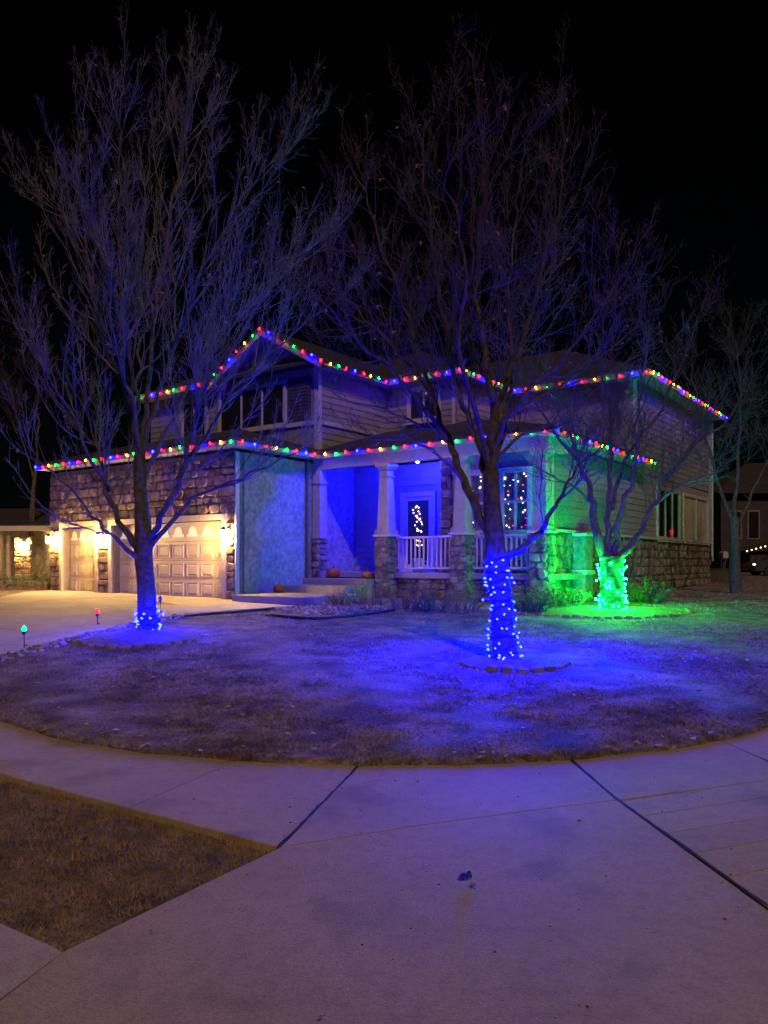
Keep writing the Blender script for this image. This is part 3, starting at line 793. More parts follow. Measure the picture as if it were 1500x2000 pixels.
# ------------------------------------------------------------------ porch
mb = MB(); mb.bbox(-0.44, 7.25, 0.35, 2.2, FL - 0.16, FL, 0.012); hpart('porch_floor', mb, M['step'])
mb = MB(); mb.box(2.5, 7.1, 0.45, 0.6, 0.3, FL - 0.161); mb.box(6.9, 7.1, 0.601, 1.1, 0.3, FL - 0.162); hpart('porch_foundation', mb, M['mortar'])
PP = Plane((0, 0.45), (1, 0), (0, -1)); stones(PP, [(2.5, 7.1, 0.4, FL - 0.17)], rs2, joined=stuffst)
# steps, lowest first
for (v0, v1, u1, z) in ((-3.45, -1.25, 2.5, GF + 0.20), (-1.3, -0.2, 2.05, GF + 0.40), (-0.25, 0.36, 1.95, GF + 0.58)):
    mb = MB(); mb.bbox(-0.44 if v0 > -3 else -0.02, u1, v0, v1 + 0.06, 0.3, z, 0.015); hpart('step', mb, M['step'])
# columns on stone piers
def column(u, v, w=0.52, half=False):
    pier = MB(); pier.box(u - w / 2 + .04, u + w / 2 - .04, v - w / 2 + .04, v + w / 2 - .04, 0.4, WZ - 0.06)
    c = hpart('pier', pier, M['mortar'])
    for pl, a in ((Plane((u, v - w / 2 + .04), (1, 0), (0, -1)), 0), (Plane((u + w / 2 - .04, v), (0, 1), (1, 0)), 0), (Plane((u - w / 2 + .04, v), (0, 1), (-1, 0)), 0)):
        stones(pl, [(-w / 2 + .02, w / 2 - .02, 0.5, WZ - 0.08)], rs2, joined=stuffst, size=0.9)
    mb = MB(); mb.bbox(u - w / 2 - .03, u + w / 2 + .03, v - w / 2 - .03, v + w / 2 + .03, WZ - 0.06, WZ, 0.012); mb.build('pier_cap', M['trim'], c)
    mb = MB(); b0, b1 = 0.19, 0.14   # tapered square shaft with plinth and capital
    for z0, z1, r0, r1 in ((WZ + .001, WZ + .12, b0 + .05, b0 + .05), (WZ + .12, 4.02, b0, b1), (4.02, 4.06, b1 + .03, b1 + .03), (4.06, 4.24, b1, b1), (4.24, 4.30, b1 + .05, b1 + .06), (4.30, 4.40, b1 + .09, b1 + .09)):
        mb.add([(u - r0, v - r0, z0), (u + r0, v - r0, z0), (u + r0, v + r0, z0), (u - r0, v + r0, z0), (u - r1, v - r1, z1), (u + r1, v - r1, z1), (u + r1, v + r1, z1), (u - r1, v + r1, z1)],
               [(3, 2, 1, 0), (4, 5, 6, 7), (0, 1, 5, 4), (1, 2, 6, 5), (2, 3, 7, 6), (3, 0, 4, 7)])
    hpart('column', mb, M['column'])
column(2.23, 0.3); column(4.73, 0.3); column(6.98, 0.3)
# pilaster at the inside corner
mb = MB(); mb.box(-0.41, -0.12, 0.14, 0.46, WZ, 4.399); mb.box(-0.41, -0.06, 0.08, 0.5, WZ - 0.06, WZ); mb.box(-0.41, -0.07, 0.1, 0.5, 3.98, 4.06); hpart('pilaster', mb, M['column'])
mb = MB(); mb.box(-0.40, -0.12, 0.12, 0.46, 0.6, WZ - 0.061); hpart('pilaster_base', mb, M['mortar'])
stones(Plane((0, 0.12), (1, 0), (0, -1)), [(-0.4, -0.1, 0.7, WZ - 0.08)], rs2, joined=stuffst)
stones(Plane((-0.12, 0), (0, 1), (1, 0)), [(0.12, 0.46, 0.7, WZ - 0.08)], rs2, joined=stuffst)
# pier on the side wall
mb = MB(); mb.box(6.95, 7.3, 2.25, 2.75, 0.5, WZ - 0.08); hpart('side_pier', mb, M['stucco'])
mb = MB(); mb.bbox(6.94, 7.36, 2.19, 2.81, WZ - 0.08, WZ + 0.001, 0.01); mb.bbox(6.94, 7.36, 2.19, 2.81, 1.3, 1.42, 0.01); hpart('side_pier_cap', mb, M['trim'])
# railings
def railing(u0, u1, v):
    o = empty('railing', (0, 0, 0), 0, house)
    mb = MB(); mb.bbox(u0, u1, v - 0.045, v + 0.045, FL + 0.94, FL + 1.0, 0.01); mb.build('top_rail', M['trim'], o)
    mb = MB(); mb.bbox(u0, u1, v - 0.03, v + 0.03, FL + 0.10, FL + 0.16, 0.008); mb.build('bottom_rail', M['trim'], o)
    n_ = int((u1 - u0) / 0.135); bal = MB().bbox(-0.021, 0.021, -0.021, 0.021, FL + 0.16, FL + 0.94, 0.004).mesh('baluster', M['trim'])
    for i in range(n_):
        link_mesh('baluster', bal, o, (u0 + (u1 - u0) * (i + 0.5) / n_, v, 0))
railing(2.5, 4.46, 0.42); railing(5.0, 6.72, 0.42)
so = hpart('stone_veneer', stuffst, M['stone_dark']); so['kind'] = 'stuff'
tag(house, 'two-storey house with three-car garage and porch, outlined in coloured lights', 'house')

# ------------------------------------------------------------------ lamps on the house
def lathe_mesh(name, prof, k, m, smooth=True): return MB().lathe(prof, k).mesh(name, m, smooth)
def lantern(u, z, label, pw):
    p = HW(u, -2.95 - 0.14, z); o = empty('wall_lantern', p, -HA)
    tag(o, label, 'lantern', 'warm lanterns on the garage piers')
    MB().bbox(-0.07, 0.07, 0.05, 0.10, -0.12, 0.14, 0.01).build('backplate', M['dark_metal'], o)
    MB().tube([(0, 0.06, 0.1), (0, -0.02, 0.2), (0, -0.10, 0.19), (0, -0.10, 0.13)], 0.012, 6).build('arm', M['dark_metal'], o)
    MB().lathe([(0.02, 0.16), (0.055, 0.13), (0.10, 0.075), (0.105, 0.065), (0.0, 0.064)], 8, (0, -0.10, 0)).build('cap', M['dark_metal'], o)
    MB().lathe([(0.055, -0.15), (0.085, -0.05), (0.085, 0.06), (0.0, 0.062)], 8, (0, -0.10, 0)).build('glass_shade', M['warm'], o)
    MB().lathe([(0.0, -0.19), (0.03, -0.175), (0.065, -0.155), (0.0, -0.152)], 8, (0, -0.10, 0)).build('bottom_finial', M['dark_metal'], o)
lantern(-0.62, 2.42, 'glowing lantern on the stone pier right of the wide garage door', 1)
lantern(-6.42, 2.42, 'glowing lantern on the stone pier between the two garage doors', 1)
lantern(-9.2, 2.42, 'glowing lantern left of the narrow garage door', 1)
# blue bulb under the porch ceiling
p = HW(2.75, 1.1, 4.55); o = empty('porch_lamp', p, -HA)
tag(o, 'small round blue lamp under the porch ceiling', 'lamp')
MB().lathe([(0.05, 0.165), (0.05, 0.05), (0.035, 0.045)], 10).build('holder', M['trim'], o)
MB().lathe([(0.02, 0.045), (0.04, 0.0), (0.045, -0.035), (0.03, -0.07), (0.008, -0.085)], 10).build('bulb', M['porch_bulb'], o, smooth=True)

# ------------------------------------------------------------------ bulb strings on the eaves
bulbs = {c: lathe_mesh('bulb', [(0.010, 0.017), (0.019, 0.0), (0.023, -0.017), (0.019, -0.038), (0.006, -0.057)], 7, m) for c, m in EAVE.items()}
ORDER = ['blue', 'red', 'yellow', 'green', 'red']
def string_lights(name, pts, label, start=0, sp=0.41, jit=0.02):
    o = empty(name, HO, -HA); tag(o, label, 'string lights', 'coloured bulb strings along the eaves')
    r = random.Random(len(pts) * 13 + start); wire = MB(); wp = []; k = start; left = 0.1
    for i in range(len(pts) - 1):
        a, b = Vector(pts[i]), Vector(pts[i + 1]); L = (b - a).length; d = left
        while d < L:
            q = a.lerp(b, d / L) + Vector((r.uniform(-jit, jit), r.uniform(-jit, jit), r.uniform(-jit, jit)))
            wp.append(q + Vector((0, 0, 0.025)))
            link_mesh('bulb', bulbs[ORDER[k % 5]], o, q, (r.uniform(-.5, .5), r.uniform(-.5, .5), 0), (1.05 * r.uniform(0.85, 1.15),) * 3)
            k += 1; d += sp * r.uniform(0.93, 1.07)
        left = d - L
    wire.tube(wp, 0.006, 4).build('wire', M['black'], o)
q = 0.10
string_lights('string_lights', [(-9.55, -3.4 - q, E1), (0 + q, -3.4 - q, E1), (0 + q, -q, E1), (7.36 + q, -q, E1), (7.36 + q, 7.9, E1)], 'string of coloured bulbs along the lower eave over garage and porch', 0)
string_lights('string_lights', [(-8.7, -q, E2), (-4.9, -q, E2 + .02), (-2.45, -q, 9.0), (0 + q, -q, E2), (q, 3.45 - q, E2), (2.78 + q, 3.45 - q, E2), (2.78 + q, 7.1 - q, E2), (7.45 + q, 7.1 - q, E2), (7.45 + q, 16.9, E2)],
              'string of coloured bulbs along the upper eave and the gable', 3)

# ------------------------------------------------------------------ bare trees
class Tree:
    def __init__(s, base_px, seed, label, name='bare_tree'):
        s.crook = 1.0; s.r = random.Random(seed); s.b = on_ground(*base_px); s.D = s.b.y
        s.o = empty(name, s.b); tag(s.o, label, 'tree', 'bare trees on the front lawn')
        s.trunk = MB(); s.limbs = []; s.twigs = MB(); s.leaves = []; s.tips = []
    def P(s, px, py, dy=0.0): return at(px, py, s.D + dy) - s.b
    def smooth(s, pts, n=3):
        out = []
        for i in range(len(pts) - 1):
            p0, p1, p2, p3 = pts[max(0, i - 1)], pts[i], pts[i + 1], pts[min(len(pts) - 1, i + 2)]
            for k in range(n):
                t = k / n; out.append(0.5 * ((2 * p1) + (p2 - p0) * t + (2 * p0 - 5 * p1 + 4 * p2 - p3) * t * t + (-p0 + 3 * p1 - 3 * p2 + p3) * t ** 3))
        out.append(pts[-1]); return out
    def limb(s, px, r0, r1, dy0=0.0, dy1=0.0, dens=2.6, child=2.0, t0=0.25):
        n = len(px); pts = [s.P(p[0], p[1], dy0 + (dy1 - dy0) * (i / (n - 1))) for i, p in enumerate(px)]
        pts = s.smooth(pts, 4)
        for i in range(2, len(pts)): pts[i] = pts[i] + Vector((s.r.gauss(0, .035), s.r.gauss(0, .035), s.r.gauss(0, .02)))
        m = len(pts); rad = [max(0.006, r0 + (r1 * 0.7 - r0) * (i / (m - 1)) ** 0.62) for i in range(m)]
        s.limbs.append(MB().tube(pts, rad, 9 if r0 > 0.07 else 7))
        L = sum((pts[i + 1] - pts[i]).length for i in range(m - 1))
        for k in range(int(L * dens * 1.9)):
            t = t0 + (1 - t0) * s.r.random() ** 0.85
            i = min(m - 2, int(t * (m - 1))); f = t * (m - 1) - i
            p = pts[i].lerp(pts[i + 1], f); tan = (pts[i + 1] - pts[i]).normalized()
            ln = (1.75 - 0.5 * s.crook) * child * s.r.uniform(0.4, 1.15) * (1.0 - 0.4 * t)
            s.grow(p, tan, ln, min(rad[i] * 0.5, 0.004 + 0.0042 * ln), 1)
        tip = (pts[-1] - pts[-2]).normalized()
        s.grow(pts[-1], tip, child * 0.7, rad[-1], 1, straight=True)
    def grow(s, p, tan, L, r, lev, straight=False):
        R_ = s.r
        if straight: d = tan.copy()
        else:
            ax = tan.orthogonal().normalized(); ax.rotate(Matrix.Rotation(R_.uniform(0, 2 * math.pi), 3, tan))
            d = tan.copy(); d.rotate(Matrix.Rotation(R(R_.uniform(15, 27 + 33 * s.crook)) if lev < 3 else R(R_.uniform(22, 60)), 3, ax))
        n = 9 if lev == 1 else (6 if lev == 2 else 4)
        pts = [p]; q = p.copy(); up = Vector((0, 0, 1)); step = L / n
        for i in range(n):
            d = (d + up * ((0.16 if lev < 3 else 0.08) - 0.05 * s.crook) + Vector((R_.gauss(0, .19), R_.gauss(0, .19), R_.gauss(0, .15))) * (0.35 + 0.65 * s.crook)).normalized()
            q = q + d * step; pts.append(q)
        rt = max(0.0022, r * 0.3)
        s.twigs.tube(pts, [max(rt, r + (rt - r) * i / n) for i in range(n + 1)], 4 if lev == 1 else 3, cap=False)
        if lev >= 3: 
            if R_.random() < 0.3: s.tips.append(q)
            return
        cnt = int(round(L * (7.0 if lev == 1 else 8.5) * R_.uniform(0.8, 1.2)))
        for k in range(cnt):
            t = 0.18 + 0.8 * R_.random(); i = min(n - 1, int(t * n)); f = t * n - i
            pp = pts[i].lerp(pts[i + 1], f); tn = (pts[i + 1] - pts[i]).normalized()
            l2 = L * (R_.uniform(0.10, 0.42) if lev == 1 and s.crook < 0.5 else R_.uniform(0.22, 0.55)) * (1.1 - 0.6 * t)
            s.grow(pp, tn, max(0.10, l2), max(0.0028, r * 0.5), lev + 1)
    def trunk_line(s, px):
        pts = [s.P(p[0], p[1], 0) for p in px]; rad = [p[2] for p in px]
        sp = s.smooth(pts, 5); m = len(sp); rr = []
        for i in range(m):
            t = i / (m - 1) * (len(rad) - 1); k = min(len(rad) - 2, int(t)); rr.append(rad[k] + (rad[k + 1] - rad[k]) * (t - k))
        base = sp[0]
        sp = [base + Vector((0, 0, -0.12))] + sp; rr = [rr[0] * 1.35] + rr; rr[1] *= 1.12
        s.path = sp; s.prad = rr
        s.trunk.tube(sp, rr, 18)
        for i, v in enumerate(s.trunk.v):    # buttressed, uneven bark
            vv = Vector(v); k = i // 18; a = 2 * math.pi * (i % 18) / 18; c = sp[k]
            w = 1 + 0.07 * math.sin(3 * a + 0.6 * k) + 0.04 * math.sin(7 * a - 0.4 * k) + s.r.uniform(-.02, .02)
            s.trunk.v[i] = tuple(c + (vv - c) * w)
    def finish(s, leaves=60, bark='bark'):
        s.trunk.build('trunk', M['bark_darkest'] if s is globals().get('t3') else M['bark_dark'], s.o, smooth=True)
        for l_ in s.limbs: l_.build('limb', M['bark_dark'], s.o, smooth=True)
        c = s.twigs.build('crown', M['twig' if bark == 'bark' else 'twig_dark'], s.o, smooth=True)
        pick = s.tips[:]; s.r.shuffle(pick); T = []
        for q in pick[:leaves]:
            for k in range(s.r.randint(1, 2)):
                w, l = 0.022, s.r.uniform(0.05, 0.08); ax = Vector((s.r.gauss(0, 1), s.r.gauss(0, 1), -abs(s.r.gauss(0.6, .5)))).normalized(); sd = ax.orthogonal().normalized() * w
                bend = Vector((s.r.uniform(-.02, .02), s.r.uniform(-.02, .02), 0))
                T += [(q, q + ax * l * .5 + sd + bend, q + ax * l), (q, q + ax * l, q + ax * l * .5 - sd)]
        if T:
            lo = link_mesh('dry_leaves', tri_mesh('dry_leaves', np.array([[tuple(v) for v in t] for t in T]), M['leaf']), s.o); lo['kind'] = 'stuff'

t1 = Tree((290, 1246), 21, 'bare tree beside the driveway, its trunk foot wrapped in blue lights')
t1.crook = 0.35
t1.trunk_line([(290, 1246, .185), (287, 1185, .158), (283, 1120, .150), (280, 1062, .160), (277, 1000, .125), (274, 930, .108), (271, 870, .085)])
t1.limb([(271, 880), (258, 780), (245, 650), (235, 500), (240, 360), (230, 240)], .060, .012, 0, -0.8, 2.6, 1.7)
t1.limb([(272, 890), (285, 780), (300, 640), (320, 480), (345, 350), (366, 230), (374, 150)], .065, .012, 0, 0.8, 2.6, 1.7)
t1.limb([(270, 880), (240, 760), (205, 640), (170, 500), (110, 390)], .055, .011, 0, 1.2, 2.8, 1.9)
t1.limb([(274, 905), (300, 800), (345, 660), (400, 520), (470, 400), (545, 300)], .06, .011, 0, -0.5, 2.8, 1.9)
t1.limb([(276, 950), (320, 850), (390, 730), (480, 610), (560, 520), (630, 460)], .06, .010, 0, 0.6, 3.0, 1.9)
t1.limb([(280, 1075), (318, 1010), (345, 940), (368, 860), (395, 780), (440, 690), (520, 600)], .075, .010, 0, -1.2, 2.8, 1.7)
t1.limb([(283, 1085), (325, 1035), (375, 975), (450, 940), (530, 905), (600, 870)], .065, .009, 0, -0.3, 2.6, 1.3)
t1.limb([(280, 1080), (245, 1035), (215, 960), (195, 895), (150, 830), (85, 760)], .085, .010, 0, 0.5, 2.8, 1.7)
t1.limb([(282, 1100), (235, 1062), (180, 1005), (120, 940), (50, 880)], .06, .009, 0, -0.8, 2.6, 1.4)
t1.limb([(272, 890), (262, 800), (272, 690), (262, 560), (282, 400), (300, 270)], .055, .010, 0, 2.0, 2.6, 1.6)
t1.limb([(274, 900), (266, 800), (235, 700), (215, 560), (185, 420), (165, 260)], .055, .010, 0, -1.8, 2.6, 1.8)
t1.limb([(345, 940), (420, 820), (520, 700), (610, 620), (685, 560)], .045, .009, -.4, 0.4, 2.6, 1.5)
t1.limb([(215, 960), (150, 830), (90, 710), (35, 600)], .045, .009, 0.2, -0.8, 2.6, 1.5)
t1.finish(160)

t2 = Tree((985, 1296), 34, 'large bare tree in mid lawn with blue lights wound up its trunk')
t2.crook = 0.75
t2.trunk_line([(988, 1296, .185), (983, 1235, .160), (976, 1160, .152), (969, 1100, .165), (966, 1070, .15), (962, 1000, .125), (958, 920, .11)])
t2.limb([(966, 1095), (938, 1015), (905, 930), (875, 850), (845, 770), (815, 690), (790, 600), (745, 470), (700, 350)], .095, .012, 0, 0.8, 2.6, 1.6, .35)
t2.limb([(958, 930), (962, 830), (955, 740), (940, 640), (930, 500), (945, 350), (935, 210)], .095, .012, 0, -0.5, 2.6, 1.6, .2)
t2.limb([(959, 950), (938, 860), (905, 790), (880, 700), (860, 560), (835, 400), (820, 250)], .075, .011, 0, 1.0, 2.6, 1.6, .2)
t2.limb([(972, 1110), (1028, 1062), (1065, 1035), (1085, 985), (1110, 940), (1150, 890), (1210, 840)], .07, .009, 0, -0.7, 2.4, 1.2, .3)
t2.limb([(960, 860), (985, 760), (1020, 660), (1060, 520), (1095, 390), (1105, 270)], .065, .011, 0, 0.6, 2.8, 1.6)
t2.limb([(959, 890), (1005, 800), (1075, 720), (1145, 640), (1200, 560)], .055, .010, 0, -1.0, 2.8, 1.5)
t2.limb([(885, 870), (830, 830), (750, 800), (660, 775)], .04, .008, 0.6, 0.2, 2.8, 1.2)
t2.limb([(850, 780), (790, 700), (715, 620), (650, 560)], .045, .009, 0.5, 1.5, 2.8, 1.5)
t2.limb([(958, 920), (985, 820), (1000, 700), (990, 560), (1010, 420), (1020, 300)], .055, .010, 0, 1.8, 2.6, 1.5)
t2.limb([(958, 925), (930, 800), (900, 680), (905, 540), (890, 400), (880, 300)], .055, .010, 0, -1.6, 2.6, 1.5)
t2.limb([(875, 850), (785, 745), (695, 660), (620, 575)], .045, .009, 0.4, -0.6, 2.6, 1.5)
t2.limb([(962, 830), (1060, 770), (1160, 705), (1240, 640)], .045, .009, -0.1, 0.9, 2.6, 1.5)
t2.limb([(960, 900), (1020, 850), (1100, 830), (1180, 800)], .04, .008, 0, 0.5, 2.6, 1.2)
t2.limb([(930, 990), (870, 900), (800, 860), (720, 860)], .035, .008, 0.2, -0.3, 2.4, 1.1)
t2.finish(120, 'bark_dark')

t3 = Tree((1195, 1198), 55, 'bare tree by the right house corner with green lights wound round its trunk')
t3.trunk_line([(1195, 1198, .27), (1196, 1150, .24), (1194, 1110, .235), (1193, 1085, .24)])
t3.limb([(1186, 1100), (1166, 1035), (1156, 970), (1138, 910), (1110, 850), (1080, 780)], .15, .012, 0, -0.3, 2.6, 1.9, .35)
t3.limb([(1192, 1095), (1188, 1015), (1193, 930), (1190, 840), (1178, 740), (1165, 640)], .10, .012, 0, 0.6, 2.4, 1.9, .3)
t3.limb([(1197, 1090), (1207, 1010), (1235, 930), (1243, 850), (1253, 760), (1262, 640)], .10, .012, 0, -0.6, 2.4, 1.9, .3)
t3.limb([(1204, 1092), (1245, 1048), (1275, 990), (1300, 935), (1350, 870), (1400, 780)], .11, .011, 0, 0.3, 2.4, 1.9, .3)
t3.limb([(1275, 990), (1325, 950), (1390, 925), (1440, 890)], .05, .009, 0.2, -0.4, 2.4, 1.4)
t3.limb([(1160, 990), (1122, 950), (1065, 925), (1020, 890)], .06, .009, -0.1, -1.0, 2.4, 1.4)
t3.limb([(1194, 1000), (1220, 900), (1290, 800), (1340, 690), (1370, 600)], .07, .010, 0.2, 1.2, 2.6, 1.9)
t3.limb([(1300, 935), (1370, 860), (1440, 800), (1480, 720)], .05, .009, 0.2, 0.8, 2.4, 1.7)
t3.limb([(1140, 915), (1080, 840), (1030, 760), (1010, 680)], .05, .009, -0.2, 0.6, 2.4, 1.7)
t3.finish(80, 'bark_dark')

# lights wound round the trunks
def wrap(tree, zmax, n, m, label, size, seed, turns):
    o = empty('trunk_lights', tree.b); tag(o, label, 'string lights', 'light strings wound round the trunks')
    me = {k: lathe_mesh('bulb', [(0.006 * size, 0.03 * size), (0.013 * size, 0.016 * size), (0.018 * size, 0.0), (0.012 * size, -0.014 * size), (0.003 * size, -0.02 * size)], 6, m) for k in (0,)}[0]
    r = random.Random(seed); path, rad = tree.path, tree.prad
    def spot(z):
        for i in range(len(path) - 1):
            if path[i].z <= z <= path[i + 1].z:
                t = (z - path[i].z) / (path[i + 1].z - path[i].z); return path[i].lerp(path[i + 1], t), rad[i] + (rad[i + 1] - rad[i]) * t
        return path[-1], rad[-1]
    W = []
    for k in range(turns * 12 + 1):
        z = 0.04 + (zmax - 0.04) * k / (turns * 12); c, rr = spot(z); a = k * 2 * math.pi / 12
        W.append((c.x + math.cos(a) * (rr * 1.1 + 0.012), c.y + math.sin(a) * (rr * 1.1 + 0.012), z + 0.035 * math.sin(k * 0.83) + 0.02 * math.sin(k * 0.31)))
    MB().tube(W, 0.008, 4).build('wire', M['black'], o)
    for k in range(n):
        z = 0.04 + (zmax - 0.04) * ((k + r.random()) / n) ** 1.3; c, rr = spot(z); a = k * 2.399 + r.uniform(-1.1, 1.1)
        d = rr * 1.05 + r.uniform(0.015, 0.06) + (0.05 if r.random() < 0.12 else 0); z += r.uniform(-.03, .03)
        link_mesh('bulb', me, o, (c.x + math.cos(a) * d, c.y + math.sin(a) * d, z), (r.uniform(0, 3), r.uniform(0, 3), r.uniform(0, 3)))
wrap(t1, 0.52, 38, M['led_blue_dim'], 'blue lights wound round the trunk foot beside the driveway', 0.95, 1, 6)
wrap(t2, 1.50, 100, M['led_blue'], 'blue lights wound up the mid-lawn tree trunk', 0.7, 2, 11)
wrap(t3, 1.22, 85, M['led_green'], 'green lights wound round the tree trunk at the house corner', 1.0, 3, 9)

# ------------------------------------------------------------------ tree beds with edging
def ring(center, rx, ry, a0, a1, n, m, label, bh, bd, mound, name='tree_bed', group='beds round the lawn trees'):
    o = empty(name, center); tag(o, label, 'flower bed', group); r = random.Random(n)
    mb = MB(); k = 28; zc = hgt(center.y)
    def zz(x, y, t): return hgt(center.y + y) - zc + 0.035 + mound * max(0, 1 - t * t) 
    mb.v.append((0, 0, zz(0, 0, 0)))
    for j in range(1, 7):
        t = j / 6
        for i in range(k):
            a = 2 * math.pi * i / k; x, y = rx * t * math.cos(a), ry * t * math.sin(a)
            mb.v.append((x, y, zz(x, y, t) + (r.uniform(-.012, .012) if j < 6 else 0)))
    for i in range(k): mb.f.append((0, 1 + i, 1 + (i + 1) % k))
    for j in range(5):
        for i in range(k): mb.f.append((1 + j * k + i, 1 + (j + 1) * k + i, 1 + (j + 1) * k + (i + 1) % k, 1 + j * k + (i + 1) % k))
    mb.build('mulch', M['mulch'], o, smooth=True)
    w = 0.5 * math.pi * 0.5 * (rx + ry) * 2 * abs(a1 - a0) / 360 / n * 1.0
    w = math.pi * (rx + ry) * abs(a1 - a0) / 360 / n
    blk = MB().bbox(-w * 0.47, w * 0.47, -bd / 2, bd / 2, -0.05, bh, 0.018).mesh('edging_block', m)
    for i in range(n):
        a = R(a0 + (a1 - a0) * (i + 0.5) / n); x, y = (rx + 0.02) * math.cos(a), (ry + 0.02) * math.sin(a)
        link_mesh('edging_block', blk, o, (x, y, hgt(center.y + y) - zc + 0.02 + r.uniform(-.012, .012)), (r.uniform(-.12, .12), r.uniform(-.1, .1), math.atan2(ry * math.cos(a), -rx * math.sin(a)) + r.uniform(-.12, .12)), (r.uniform(.75, 1.02), r.uniform(.8, 1.2), r.uniform(.6, 1.3)))
    return o
ring(t1.b + Vector((-0.02, -0.25, 0)), 0.98, 1.15, 175, 350, 15, M['edging'], 'mulched mound with edging blocks under the driveway tree', 0.05, 0.10, 0.12)
ring(t2.b + Vector((0.1, -0.1, 0)), 0.72, 0.72, 185, 355, 11, M['edging'], 'small stone-edged bed round the foot of the mid-lawn tree', 0.065, 0.10, 0.04)
ring(t3.b + Vector((-0.35, 0.1, 0)), 2.1, 1.35, 175, 365, 32, M['edging_red'], 'wide bed with low red edging under the corner tree', 0.07, 0.09, 0.10)

# ------------------------------------------------------------------ grass
npr = np.random.default_rng(5)
DR = np.array(DRIVE)
def in_poly(x, y, P):
    c = np.zeros(len(x), bool); n = len(P)
    for i in range(n):
        x0, y0 = P[i - 1]; x1, y1 = P[i]
        cond = ((y0 > y) != (y1 > y)) & (x < (x1 - x0) * (y - y0) / (y1 - y0 + 1e-12) + x0); c ^= cond
    return c
hv = np.vectorize(hgt); lf = np.vectorize(lawn_front)
def blades(x, y, z, ln, wd, lean):
    n = len(x); a = npr.uniform(0, 2 * np.pi, n); L = ln * npr.uniform(0.5, 1.3, n); ph = npr.uniform(lean[0], lean[1], n)
    b = npr.uniform(0, 2 * np.pi, n)
    V = np.zeros((n, 3, 3)); w = wd * npr.uniform(0.6, 1.3, n)
    V[:, 0] = np.stack([x - np.cos(a) * w, y - np.sin(a) * w, z], 1); V[:, 1] = np.stack([x + np.cos(a) * w, y + np.sin(a) * w, z], 1)
    V[:, 2] = np.stack([x + np.cos(b) * np.sin(ph) * L, y + np.sin(b) * np.sin(ph) * L, z + np.cos(ph) * L], 1)
    return V
HB = [tuple(HW(*p)[:2]) for p in ((-9.6, -2.8), (0, -3.6), (2.6, -3.6), (3.2, -1.6), (8.0, -1.6), (8.0, 17), (-10, 17))]
allV = []
for (x0, x1, y0, y1, n, ln, wd) in ((-6.5, 7, 6.05, 9, 130000, 0.046, 0.0042), (-8, 9, 9, 13, 90000, 0.052, 0.006), (-8, 16, 13, 20, 70000, 0.05, 0.008), (5, 28, 18, 40, 30000, 0.07, 0.014)):
    x = npr.uniform(x0, x1, n); y = npr.uniform(y0, y1, n)
    keep = (y > lf(x) + 0.0) & ~in_poly(x, y, DRIVE) & ~in_poly(x, y, HB)
    for t, cx, cy, rx, ry in ((t1, -.02, -.25, .98, 1.15), (t2, .1, -.1, .72, .72), (t3, -.35, .1, 2.1, 1.35)):
        keep &= ((x - t.b.x - cx) / rx) ** 2 + ((y - t.b.y - cy) / ry) ** 2 > 1
    x, y = x[keep], y[keep]
    clump = 0.80 + 0.5 * np.sin(x * 5.1 + 2 * np.sin(y * 3.3)) * np.sin(y * 4.3 + np.sin(x * 2.2))
    allV.append(blades(x, y, hv(y) + 0.012 + 0.016 * np.minimum(1, (y - lf(x)) / 0.5), ln * clump, wd, (0.35, 1.35)))
# longer fringe hanging over the pavement edge
x = npr.uniform(-6.3, 7, 14000); y = lf(x) + npr.uniform(-0.02, 0.14, 14000)
allV.append(blades(x, y, hv(y) + 0.008, 0.055, 0.0035, (0.2, 1.4)))
gs = link_mesh('lawn_grass', tri_mesh('lawn_grass', np.concatenate(allV), M['grass']))
tag(gs, 'short dormant tan grass covering the front lawn', 'grass', kind='stuff')
x = npr.uniform(-6.6, -0.6, 150000); y = npr.uniform(3.2, 8.3, 150000); k = in_poly(x, y, STRIP); x, y = x[k], y[k]
V = [blades(x, y, np.full(len(x), -0.03), 0.045, 0.003, (0.3, 1.3))]
gs = link_mesh('verge_grass', tri_mesh('verge_grass', np.concatenate(V), M['grass2']))
tag(gs, 'brown dormant grass on the verge between sidewalk and kerb', 'grass', kind='stuff')

x = npr.uniform(-6, 7, 420); y = lf(x) + npr.uniform(0, 1, 420) ** 1.7 * 9; k = ~in_poly(x, y, DRIVE) & ~in_poly(x, y, HB); x, y = x[k], y[k]
a = npr.uniform(0, 6.28, len(x)); sz = npr.uniform(.012, .03, len(x)); z = hv(y) + npr.uniform(.03, .06, len(x)); T = []
for i in range(len(x)):
    c = np.array([x[i], y[i], z[i]]); d1 = np.array([math.cos(a[i]), math.sin(a[i]), rnd.uniform(-.3, .5)]) * sz[i] * 1.5; d2 = np.array([-math.sin(a[i]), math.cos(a[i]), rnd.uniform(-.2, .6)]) * sz[i]
    T += [(c - d1, c + d2, c + d1), (c - d1, c + d1, c - d2 + np.array([0, 0, sz[i] * .5]))]
fl = link_mesh('leaf_litter', tri_mesh('leaf_litter', np.array(T), mat('pale_dry_leaf', (0.30, 0.19, 0.09), (0.55, 0.42, 0.25), 0.8, 3)))
tag(fl, 'tiny dry leaves scattered over the lawn', 'leaves', kind='stuff')

